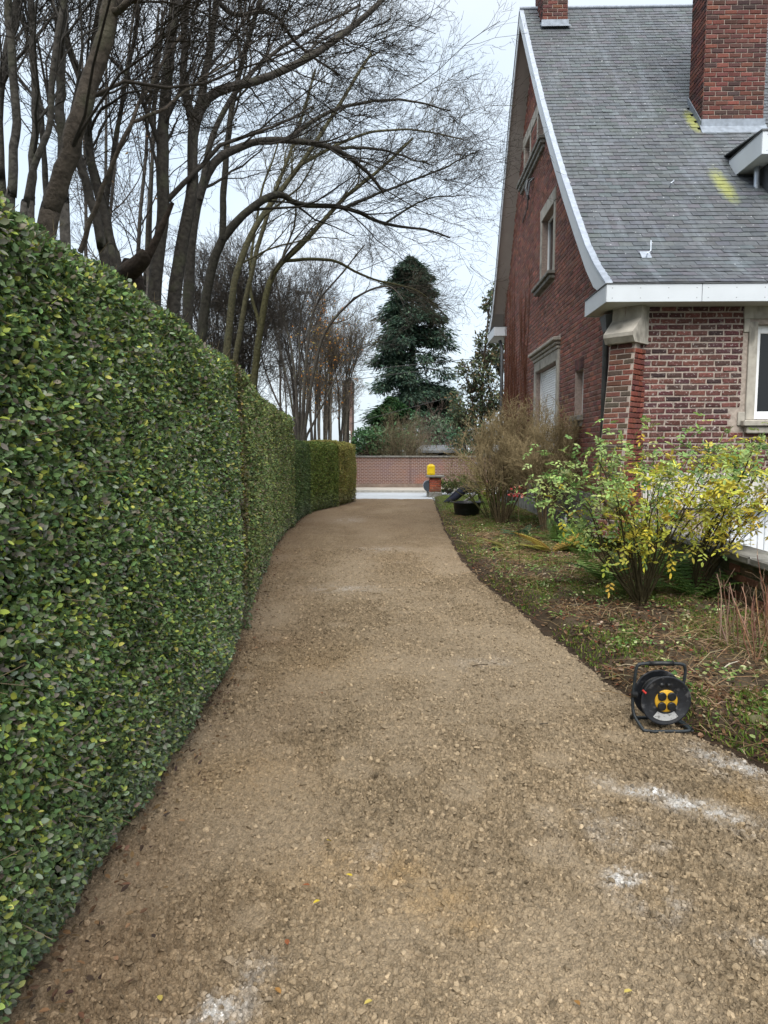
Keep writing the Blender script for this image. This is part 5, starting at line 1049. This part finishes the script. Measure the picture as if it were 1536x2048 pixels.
# shed roof behind that wall
x0, x1 = at(834, 900, 31)[0], at(919, 900, 31)[0]
sh = empty('garden_shed', ((x0+x1)/2, 32, 0), 'flat grey felt roof of a dark shed peeping over the street wall', 'shed')
zt = at(870, 908, 31)[2]; q = Q(); q.hexa([(x0-.05, 30.9, zt+.06), (x1+.05, 30.9, zt+.06), (x1-.2, 34, zt+.34), (x0+.3, 34, zt+.34), (x0-.05, 30.9, zt+.16), (x1+.05, 30.9, zt+.16), (x1-.2, 34, zt+.44), (x0+.3, 34, zt+.44)]); q.out('roof', mat_col('roof_felt', .8, 5, .2, base=(.13, .14, .15)), sh)
Q().box(x0+.08, x1-.08, 31.1, 33.9, 0, zt+.1).out('wall', mat_col('shed_boards', .8, base=(.018, .02, .022)), sh)
for k in range(8): Q().bbox(x0+.1+k*(x1-x0-.25)/7, x0+.16+k*(x1-x0-.25)/7, 31.04, 31.1, 0, zt+.05, .008).out('batten', mat_col('shed_batten', .8, base=(.022, .023, .025)), sh)
# neighbour's house behind the trees
nx0 = at(704, 800, 36)[0]
nh = empty('brick_annexe', (nx0-.6, 38, 0), 'narrow brick building half hidden behind the bare trees across the road', 'building')
M_bw2 = stain(M_bw.copy(), (.09, .07, .065), 1.5, .35, .6, amt=.7); M_bw2.name = 'neighbour_brick'
zn = at(704, 765, 36)[2]
Q().box(nx0-.5, nx0, 36, 37.5, 0, zn).out('wall', M_bw2, nh)
Q().bbox(nx0-.55, nx0+.05, 35.95, 37.55, zn+.002, zn+.12, .02).out('roof', mat_col('neighbour_coping', .8, 6, .3, base=(.12, .11, .10)), nh)
xw = nx0-.45; wq = Q().bbox(xw, xw+.36, 35.94, 36.02, 1.6, 2.6, .02).out('window', M_pvc, nh); Q().box(xw+.06, xw+.30, 35.92, 35.945, 1.68, 2.52).out('pane', M_glass, wq)
# overhead wires
wr = [((700, 848, 27), (860, 805, 27), (1010, 770, 27)), ((690, 762, 27), (840, 742, 27), (1010, 727, 27)), ((690, 745, 27), (840, 728, 27), (1010, 712, 27))]
for i, pts in enumerate(wr):
    P = spline([at(*q) for q in pts], 16); q = Q().tube(P, .012, 6); o = q.out('overhead_wire', mat_col('wire', .6, base=(.03, .03, .03)))
    tag(o, ['lowest overhead wire crossing in front of the conifer', 'middle overhead wire crossing in front of the conifer', 'topmost overhead wire crossing in front of the conifer'][i], 'wire', 'overhead wires')
# gate pillar, letter box, canister
px_ = 1.18; py_ = 23.6
gp = empty('gate_pillar', (px_, py_, 0), 'short red brick gate pillar with flat stone cap and stone foot', 'pillar')
h = .20
pc_ = Q().box(px_-h+.01, px_+h-.01, py_-h+.01, py_+h-.01, 0, .66).out('shaft', M_mortar, gp); g = rng(81)
rr_ = courses(px_-h, px_+h, .17, .66, []); PALP = [(.26, .075, .045), (.20, .06, .04), (.30, .10, .055)]
brick_stuff('brick_courses', g, rr_, lambda T: np.stack([T[:, 0], py_-h-T[:, 1], T[:, 2]], -1), PALP, [2, 2, 1], M_brick, pc_)
rr_ = courses(py_-h, py_+h, .17, .66, [], off=BL/2); brick_stuff('brick_courses', g, rr_, lambda T: np.stack([px_-h-T[:, 1], T[:, 0], T[:, 2]], -1), PALP, [2, 2, 1], M_brick, pc_)
Q().bbox(px_-.23, px_+.23, py_-.23, py_+.23, -.05, .165, .02).out('foot', M_stone_d, gp)
Q().bbox(px_-.31, px_+.31, py_-.31, py_+.31, .665, .74, .02).out('cap', M_stone_d, gp)
mb = empty('letter_box', (px_-.3, py_, .2), 'round topped grey letter box on the road side of the pillar', 'letter box')
a = np.linspace(-.5, 1.0, 14)*math.pi
ringp = [(px_-.22, py_-.28+0, .18)]
pf_ = [(px_-.22, .19), (px_-.30, .19), (px_-.37, .24), (px_-.41, .32), (px_-.42, .40), (px_-.39, .48), (px_-.33, .54), (px_-.22, .56)]
V = [(x, y, z) for y in (py_-.20, py_+.20) for x, z in pf_]; k = len(pf_)
Q().add(V, [[i, (i+1) % k, (i+1) % k+k, i+k] for i in range(k)]).out('casing', M_zinc, mb)
Q().add([(x, py_-.203, z) for x, z in pf_], [[0, 1, 2, 3], [0, 3, 4, 5], [0, 5, 6, 7]]).out('door', mat_col('letter_box_door', .5, base=(.05, .06, .075)), mb)
Q().tube([(px_-.27, py_-.1, -.02), (px_-.27, py_-.1, .2)], .03, 8).out('post', M_stone_d, mb)
cn = empty('canister', (1.02, 23.5, .74), 'bright yellow plastic canister standing on the gate pillar', 'canister')
M_yel = mat_col('yellow_plastic', .4, 12, .08, base=(.72, .52, .01), spec=.4)
q = Q(); cx_, cy_ = 1.03, 23.52
q.bbox(cx_-.135, cx_+.135, cy_-.09, cy_+.09, .742, 1.08, .022)
bo = q.out('body', M_yel, cn)
q = Q(); q.bbox(cx_-.10, cx_-.085, cy_-.098, cy_-.088, .80, 1.02, .003).bbox(cx_+.085, cx_+.10, cy_-.098, cy_-.088, .80, 1.02, .003).bbox(cx_-.085, cx_+.085, cy_-.098, cy_-.088, .80, .815, .003).bbox(cx_-.085, cx_+.085, cy_-.098, cy_-.088, 1.005, 1.02, .003); q.out('panel_rim', M_yel, cn)
Q().tube([(cx_-.07, cy_, 1.08), (cx_-.06, cy_, 1.105), (cx_+.06, cy_, 1.105), (cx_+.07, cy_, 1.08)], .016, 8).out('handle', M_yel, cn, True)
# black tub
tb = atZ(933, 1043, .03); bx_, by_ = 1.50, 15.5
tu = empty('tub', (bx_, by_, .03), 'round black plastic tub on the grass edge', 'tub')
Q().lathe([(0, .04), (.24, .04), (.26, .06), (.31, .40), (.325, .405), (.33, .42), (.318, .43), (.30, .42), (.285, .40), (.235, .08), (0, .07)], n=36, M=Matrix.Translation((bx_, by_, .0))).out('shell', M_black, tu, True)
for s in (-1, 1): Q().tube(spline([(bx_+s*.325, by_-.07, .42), (bx_+s*.37, by_-.05, .43), (bx_+s*.37, by_+.05, .43), (bx_+s*.325, by_+.07, .42)], 10), .012, 8).out('handle', M_black, tu, True)
for k in range(3): Q().lathe([(.262+.005*k*2+.0, .10+.08*k), (.270+.012*k+.0, .105+.08*k), (.268+.012*k, .115+.08*k)], n=36, M=Matrix.Translation((bx_, by_, 0))).out('rib', M_black, tu, True)
# black sack by the plinth
g = rng(91); sk_ = atX(1131, 1058, 2.85)
sc0 = np.array((2.86, 11.6, .2)); n = 16
u = np.linspace(0, math.pi, 12); v = np.linspace(0, 2*math.pi, n, endpoint=False)
pr = [(0.001, 0), (.10, .01), (.14, .06), (.15, .16), (.13, .28), (.09, .38), (.05, .44), (.03, .46), (.06, .52), (.05, .55)]
q = Q().lathe(pr, n=20, M=Matrix.Translation((2.72, 11.3, .09))); V = np.vstack(q.V); V[:, :2] += .02*np.stack([vnoise(V[:, 2]*14+V[:, 0]*20, V[:, 1]*20, 3), vnoise(V[:, 2]*14, V[:, 0]*20+V[:, 1]*20, 5)], -1); q.V = [V]
o = q.out('black_sack', mat_col('black_film', .25, base=(.01, .01, .012), spec=.5), None, True); tag(o, 'small tied black plastic sack leaning at the foot of the gable wall', 'sack')
# cable reel
RX, RY, RZ = 1.50, 3.84, .005
rl_ = empty('cable_reel', (RX, RY, RZ), 'black extension cable reel with yellow socket plate on the driveway edge', 'cable reel')
Mr = Matrix.Translation((RX, RY, RZ)) @ Matrix.Rotation(R(2), 4, 'Z')
def tr(P): P = np.asarray(P, float); A = np.array(Mr); return P @ A[:3, :3].T+A[:3, 3]
M_frame = mat_col('reel_frame', .5, 40, .35, .0004, 200, base=(.022, .028, .032), spec=.4)
M_drum = stain(mat_col('reel_drum', .55, 30, .4, .0004, 150, base=(.016, .018, .022), spec=.4), (.16, .16, .165), 26, .56, .72, amt=.55)
fr_ = spline([(.125, .03, .20), (.140, .03, .30), (.138, .03, .345), (.115, .03, .368), (0, .03, .372), (-.115, .03, .370), (-.142, .03, .345), (-.152, .03, .25), (-.158, .03, .16), (-.155, .01, .08), (-.135, -.05, .03), (-.115, -.075, .016), (0, -.078, .014), (.115, -.075, .014), (.135, -.05, .018), (.12, .06, .018)], 60)
Q().tube(tr(fr_), .0095, 8).out('frame', M_frame, rl_, True)
Q().tube(tr(spline([(-.155, .01, .08), (-.14, .09, .03), (-.10, .12, .014), (.10, .12, .014), (.14, .08, .016), (.155, -.06, .014)], 24)), .0095, 8).out('rear_foot', M_frame, rl_, True)
Q().tube(tr([(-.066, .03, .372), (0, .03, .373), (.066, .03, .372)]), .0135, 12).tube(tr([(-.07, .03, .372), (-.064, .03, .372)]), .0155, 12).tube(tr([(.064, .03, .372), (.07, .03, .372)]), .0155, 12).out('grip', M_black, rl_, True)
CZ = .182
Ax = Mr @ Matrix.Translation((.0, 0, CZ)) @ Matrix.Rotation(R(90), 4, 'X') # local z -> -y (towards the viewer)
def disc(zf, r, th, rim): return [(0, zf), (r-.012, zf), (r-.008, zf+rim), (r, zf+rim), (r+.002, zf), (r, zf-th), (0.03, zf-th), (.03, zf-th)]
Q().lathe(disc(.052, .141, .006, .004), n=48, M=Ax).out('front_flange', M_drum, rl_, True)
Q().lathe(disc(-.062, .141, .006, .004), n=48, M=Ax).out('rear_flange', M_drum, rl_, True)
cq = Q(); tt = np.linspace(0, 2*math.pi*9, 260); rads = .098+.006*np.sin(tt*.37)
cq.tube((np.stack([rads*np.cos(tt), rads*np.sin(tt), np.linspace(-.055, .04, 260)], -1)) @ np.array(Ax)[:3, :3].T+np.array(Ax)[:3, 3], .006, 6); cq.lathe([(.092, -.06), (.092, .046)], n=32, M=Ax); cq.out('cable', M_black, rl_, True)
pl = Q().lathe([(0, .060), (.060, .060), (.064, .057), (.064, .05)], n=40, M=Ax).out('socket_plate', mat_col('yellow_plate', .45, 30, .15, base=(.62, .36, .03), spec=.4), rl_, True)
for sx, sz in ((-1, 1), (1, 1), (-1, -1), (1, -1)):
    M2 = Ax @ Matrix.Translation((sx*.0275, sz*.0285, .061))
    q = Q().lathe([(0, .012), (.021, .011), (.0245, .007), (.0245, 0)], n=24, M=M2)
    ang = math.atan2(sz, sx); c2, s2 = math.cos(ang), math.sin(ang); Lp = np.array([(.012, -.009, 0), (.034, -.006, 0), (.034, .006, 0), (.012, .009, 0), (.012, -.009, .008), (.034, -.006, .007), (.034, .006, .007), (.012, .009, .008)])
    Lp = np.stack([Lp[:, 0]*c2-Lp[:, 1]*s2, Lp[:, 0]*s2+Lp[:, 1]*c2, Lp[:, 2]], -1); A2 = np.array(M2); q.hexa(Lp @ A2[:3, :3].T+A2[:3, 3]); q.out('socket_lid', M_black, pl)
q = Q(); aa = np.linspace(R(-128), R(-52), 12); A2 = np.array(Ax)
Pq = np.array([(r_*math.cos(a_), r_*math.sin(a_), .0555) for r_ in (.076, .116) for a_ in aa]); q.add(Pq @ A2[:3, :3].T+A2[:3, 3], [[i, i+1, 13+i, 12+i] for i in range(11)])
q.out('rating_label', stain(mat_col('label_film', .5, 60, .1, base=(.50, .51, .51)), (.10, .10, .10), 70, .57, .66, amt=.7), rl_)
q = Q().lathe([(0, .072), (.008, .072), (.011, .066), (.011, .05)], n=16, M=Ax @ Matrix.Translation((.008, .094, 0))); q.lathe([(0, .062), (.012, .062), (.013, .05)], n=16, M=Ax @ Matrix.Translation((-.028, .092, 0))); q.out('winding_knob', M_black, rl_, True)
q = Q(); q.tube(tr([(-.135, -.05, CZ+.062), (-.118, -.062, CZ+.046)]), .006, 8); q.out('red_switch', mat_col('red_plastic', .4, base=(.45, .03, .02)), rl_)
q = Q(); q.tube(tr([(-.165, .03, CZ+.01), (-.135, .03, CZ+.005)]), .018, 12); q.out('clamp', M_black, rl_, True)
# stone, pale stick, twigs, single leaves
p = atZ(1512, 1450, .08); V = ICO*np.array((.085, .06, .055))
me = bpy.data.meshes.new('stone'); import bmesh
bm = bmesh.new(); bmesh.ops.create_icosphere(bm, subdivisions=3, radius=1)
for v_ in bm.verts:
    c_ = np.array(v_.co); n_ = 1+.25*(fbm(np.array(c_[0]*1.6+4), np.array(c_[1]*1.6+c_[2]*2.1), 3)-.5); v_.co = Vector((p[0]+c_[0]*.075*n_, p[1]+c_[1]*.06*n_, .075+c_[2]*.06*n_))
for f_ in bm.faces: f_.smooth = True
bm.to_mesh(me); bm.free(); me.materials.append(stain(mat_col('stone_moss', .9, 14, .3, .003, 60, base=(.12, .105, .06)), (.09, .11, .025), 12, .40, .58)); o = bpy.data.objects.new('stone', me); COL.objects.link(o); tag(o, 'mossy pale stone at the bed edge on the right border', 'stone')
def stick(px, py, px2, py2, r0, col, label, z=.12, bow=.02):
    a_, b_ = atZ(px, py, z), atZ(px2, py2, z+.03); P = spline([a_, (a_*.6+b_*.4)+np.array((0, 0, bow)), b_], 8); o = Q().tube(P, np.linspace(r0, r0*.6, 8), 6, col).out('stick', M_twig, None, True); tag(o, label, 'stick')
stick(1440, 1345, 1478, 1322, .006, (.45, .40, .32), 'short pale bare stick lying above the cable reel')
stick(1236, 1333, 1285, 1337, .005, (.38, .32, .22), 'pale stick lying just left of the reel handle')
stick(945, 1332, 975, 1329, .0045, (.09, .068, .05), 'dark twig lying on the driveway', .012, .005)
stick(1078, 1449, 1096, 1447, .006, (.17, .14, .105), 'grey brown bark piece on the driveway', .012, .004)
g = rng(95); lp_ = [(662, 1682), (1150, 2000), (1248, 1985), (620, 1770), (705, 1752), (690, 1040), (318, 1990), (575, 1890), (640, 1800), (550, 1975), (745, 2000), (640, 1385)]
P = np.array([atZ(x_, y_, .022) for x_, y_ in lp_]); n = len(P)
for i in range(n):
    V, F, cc = leaves(P[i:i+1], g.normal(0, 1, (1, 3))*np.array((1, 1, .1)), np.array([[0, .2, 1.]]), np.array([.028]), np.array([.018]), np.array([[(.55, .42, .05), (.30, .16, .05), (.45, .36, .10), (.25, .09, .04)][i % 4]]))
    o = build('fallen_leaf', V, F, M_litter, None, cc); tag(o, ['bright yellow', 'brown', 'dull yellow', 'reddish'][i % 4]+' small fallen leaf on the driveway, '+['left of the yellow sand patch', 'bottom centre near the lower border', 'bottom right near the lower border', 'left half near the hedge', 'just right of the brightest leaf', 'far away close to the road', 'bottom left near the hedge foot', 'left half below the sand patch', 'directly below the sand patch', 'bottom left by the white dust', 'bottom centre', 'halfway along, left of centre'][i], 'leaf', 'fallen leaves on the driveway')
n = 500; y = 1.4*(16/1.4)**g.uniform(0, 1, n); P = np.stack([hedge_x(y)+np.abs(g.normal(0, .12, n))-.06, y, np.full(n, .03)], -1)
V, F, cc = leaves(P, g.normal(0, 1, (n, 3))*np.array((1, 1, .3)), g.normal(0, .5, (n, 3))+np.array((0, 0, 1.)), g.uniform(.02, .04, n), np.full(n, .016), pick(g, n, [(.10, .06, .035), (.18, .11, .06), (.06, .04, .03)], [2, 2, 2])); tag(build('hedge_litter', V, F, M_litter, None, cc), 'dead brown leaves along the foot of the hedge', 'leaves', kind='stuff')
# red leaf tuft on a long rose shoot and the drooping seed head
p = np.array(at(1036, 985, 8.2)); rb = empty('red_leaf_shoot', (p[0], p[1], .1), 'thin shoot with a red leaf tuft beside the brown shrubs', 'plant')
Q().tube(spline([(p[0]+.05, p[1]+.1, .1), (p[0]+.02, p[1], .6), tuple(p)], 8), .004, 6, (.08, .06, .03)).out('stem', M_twig, rb)
g = rng(97); n = 34; V, F, cc = leaves(p+g.normal(0, .045, (n, 3)), g.normal(0, 1, (n, 3)), g.normal(0, 1, (n, 3)), g.uniform(.03, .05, n), np.full(n, .022), pick(g, n, [(.40, .05, .05), (.45, .16, .12), (.25, .2, .08)], [3, 2, 1])); build('leaf_tuft', V, F, M_leafm, rb, cc)
p = np.array(at(955, 930, 14.2)); q = np.array(at(985, 1000, 14.2)); sd = empty('garden_lamp', (q[0]+.1, 14.2, .05), 'small grey garden lamp on a dark bent stem near the tub', 'lamp')
Q().tube(spline([(q[0]+.12, 14.2, .05), q+np.array((.05, 0, 0)), (p+q)/2+np.array((-.02, 0, .02)), p+np.array((0, 0, -.06))], 12), .012, 8, (.02, .02, .02)).out('stem', M_twig, sd, True)
Q().lathe([(0, .07), (.05, .06), (.06, .03), (.045, -.02), (.02, -.05), (0, -.055)], n=16, M=Matrix.Translation(tuple(p))).out('head', mat_col('lamp_grey', .5, base=(.16, .15, .17)), sd, True)
# ------------------------------------------------------------------ person kneeling low behind the tub
def person():
    Y0 = 20.3
    J = {'pelvis': (1.86, 0, .44), 'waist': (2.02, -.03, .50), 'chest': (2.22, -.08, .47), 'neck': (2.36, -.13, .40), 'head0': (2.42, -.16, .36), 'head1': (2.53, -.22, .27),
         'hipL': (1.84, -.10, .40), 'kneeL': (1.58, -.15, .17), 'ankL': (1.30, -.14, .06), 'toeL': (1.24, -.15, .02), 'hipR': (1.84, .10, .42), 'kneeR': (1.66, .13, .30), 'ankR': (1.38, .16, .08), 'toeR': (1.31, .16, .03),
         'shL': (2.24, -.24, .42), 'elL': (2.06, -.42, .25), 'wrL': (1.86, -.50, .13), 'haL': (1.79, -.52, .09), 'shR': (2.30, .10, .42), 'elR': (2.36, .12, .20), 'wrR': (2.34, -.05, .07), 'haR': (2.32, -.12, .05)}
    Rd = dict(pelvis=.15, waist=.135, chest=.15, neck=.06, head0=.085, head1=.095, hipL=.12, kneeL=.09, ankL=.055, toeL=.04, hipR=.12, kneeR=.09, ankR=.055, toeR=.04, shL=.065, elL=.048, wrL=.034, haL=.038, shR=.065, elR=.048, wrR=.034, haR=.038)
    E = [('pelvis', 'waist'), ('waist', 'chest'), ('chest', 'neck'), ('neck', 'head0'), ('head0', 'head1'), ('pelvis', 'hipL'), ('hipL', 'kneeL'), ('kneeL', 'ankL'), ('ankL', 'toeL'), ('pelvis', 'hipR'), ('hipR', 'kneeR'), ('kneeR', 'ankR'), ('ankR', 'toeR'), ('chest', 'shL'), ('shL', 'elL'), ('elL', 'wrL'), ('wrL', 'haL'), ('chest', 'shR'), ('shR', 'elR'), ('elR', 'wrR'), ('wrR', 'haR')]
    for s, a in (('L', np.array((-.75, -.25, -.5))), ('R', np.array((-.3, -.8, -.45)))):
        h_ = np.array(J['ha'+s]); side = nrm(np.cross(a, (0, 0, 1.)))
        for i, (o_, l_) in enumerate(((-.026, .062), (-.009, .075), (.009, .07), (.026, .055))):
            b1 = h_+side*o_+nrm(a)*.02; J[f'f{s}{i}a'] = tuple(b1+nrm(a)*l_*.5); J[f'f{s}{i}b'] = tuple(b1+nrm(a)*l_*.85+np.array((0, 0, -.02))); Rd[f'f{s}{i}a'] = .0095; Rd[f'f{s}{i}b'] = .008; E += [('ha'+s, f'f{s}{i}a'), (f'f{s}{i}a', f'f{s}{i}b')]
        J[f't{s}'] = tuple(h_+side*.05+nrm(a)*.02); Rd[f't{s}'] = .01; E.append(('wr'+s, f't{s}'))
    names = list(J); ix = {n_: i for i, n_ in enumerate(names)}
    me = bpy.data.meshes.new('body'); me.from_pydata([(J[n_][0], J[n_][1]+Y0, J[n_][2]) for n_ in names], [(ix[a], ix[b_]) for a, b_ in E], [])
    root = empty('person', (1.8, Y0, 0), 'person in dark clothes kneeling bent low over the bed behind the tub', 'person')
    o = bpy.data.objects.new('body', me); COL.objects.link(o)
    m = o.modifiers.new('skin', 'SKIN'); m.use_smooth_shade = True; o.modifiers.new('sub', 'SUBSURF').levels = 2
    if not me.skin_vertices:
        bm = bmesh.new(); bm.from_mesh(me); bm.verts.layers.skin.verify(); bm.to_mesh(me); bm.free()
    for i, n_ in enumerate(names):
        sv = me.skin_vertices[0].data[i]; sv.radius = (Rd[n_], Rd[n_]); sv.use_root = n_ == 'pelvis'
    dg = bpy.context.evaluated_depsgraph_get(); ev = bpy.data.meshes.new_from_object(o.evaluated_get(dg)); o.modifiers.clear(); o.data = ev
    mats = [mat_col('navy_trousers', .9, 40, .25, .003, 30, base=(.014, .017, .030)), mat_col('dark_jacket', .9, 40, .25, .003, 30, base=(.03, .028, .032)), mat_col('grey_sleeve', .9, base=(.20, .19, .18)), mat_col('work_glove', .8, base=(.42, .36, .30)), mat_col('skin', .55, base=(.42, .25, .18)), mat_col('boot', .7, base=(.06, .04, .03))]
    ev.materials.clear()
    for k_ in mats: ev.materials.append(k_)
    jp = np.array([(J[n_][0], J[n_][1]+Y0, J[n_][2]) for n_ in names])
    grp = {}
    for n_ in names:
        grp[n_] = 0 if n_[:3] in ('pel', 'hip', 'kne', 'ank') else 5 if n_[:3] == 'toe' else 1 if n_ in ('waist', 'chest', 'shL', 'shR', 'neck', 'elR') else 4 if n_[:4] == 'head' else 2 if n_ in ('elL', 'wrL', 'wrR') else 3
    gi = np.array([grp[n_] for n_ in names])
    for pl_ in ev.polygons: pl_.material_index = int(gi[np.argmin(np.linalg.norm(jp-np.array(pl_.center), axis=1))]); pl_.use_smooth = True
    o.parent = root; o.matrix_parent_inverse = root.matrix_basis.inverted()
    # hair cap and face features
    hc = np.array((2.49, Y0-.20, .30)); ax_ = nrm(np.array(J['head1'])-np.array(J['head0'])); 
    q = Q().lathe([(0.001, .125), (.05, .115), (.09, .075), (.105, .02), (.10, -.03), (.07, -.05)], n=18, M=Matrix.Translation(tuple(hc)) @ Vector(tuple(ax_+np.array((.2, .3, .5)))).to_track_quat('Z', 'Y').to_matrix().to_4x4()); q.out('hair', mat_col('dark_hair', .7, 80, .3, base=(.03, .022, .016)), root, True)
    f_ = np.array((2.50, Y0-.30, .25)); fq = Q()
    fq.lathe([(0, .02), (.014, .008), (.016, 0)], n=8, M=Matrix.Translation(tuple(f_+np.array((0, -.005, 0)))) @ Matrix.Rotation(R(90), 4, 'X'))
    for s in (-1, 1): fq.lathe([(0, .006), (.009, 0)], n=8, M=Matrix.Translation(tuple(f_+np.array((s*.032, .0, .035)))) @ Matrix.Rotation(R(90), 4, 'X'), c=(.1, .1, .1))
    fq.out('nose_and_eyes', mats[4], root, True)
person()
print('tris', sum(len(o.data.polygons)*2 for o in SC.objects if o.type == 'MESH'), 'objs', len(SC.objects))
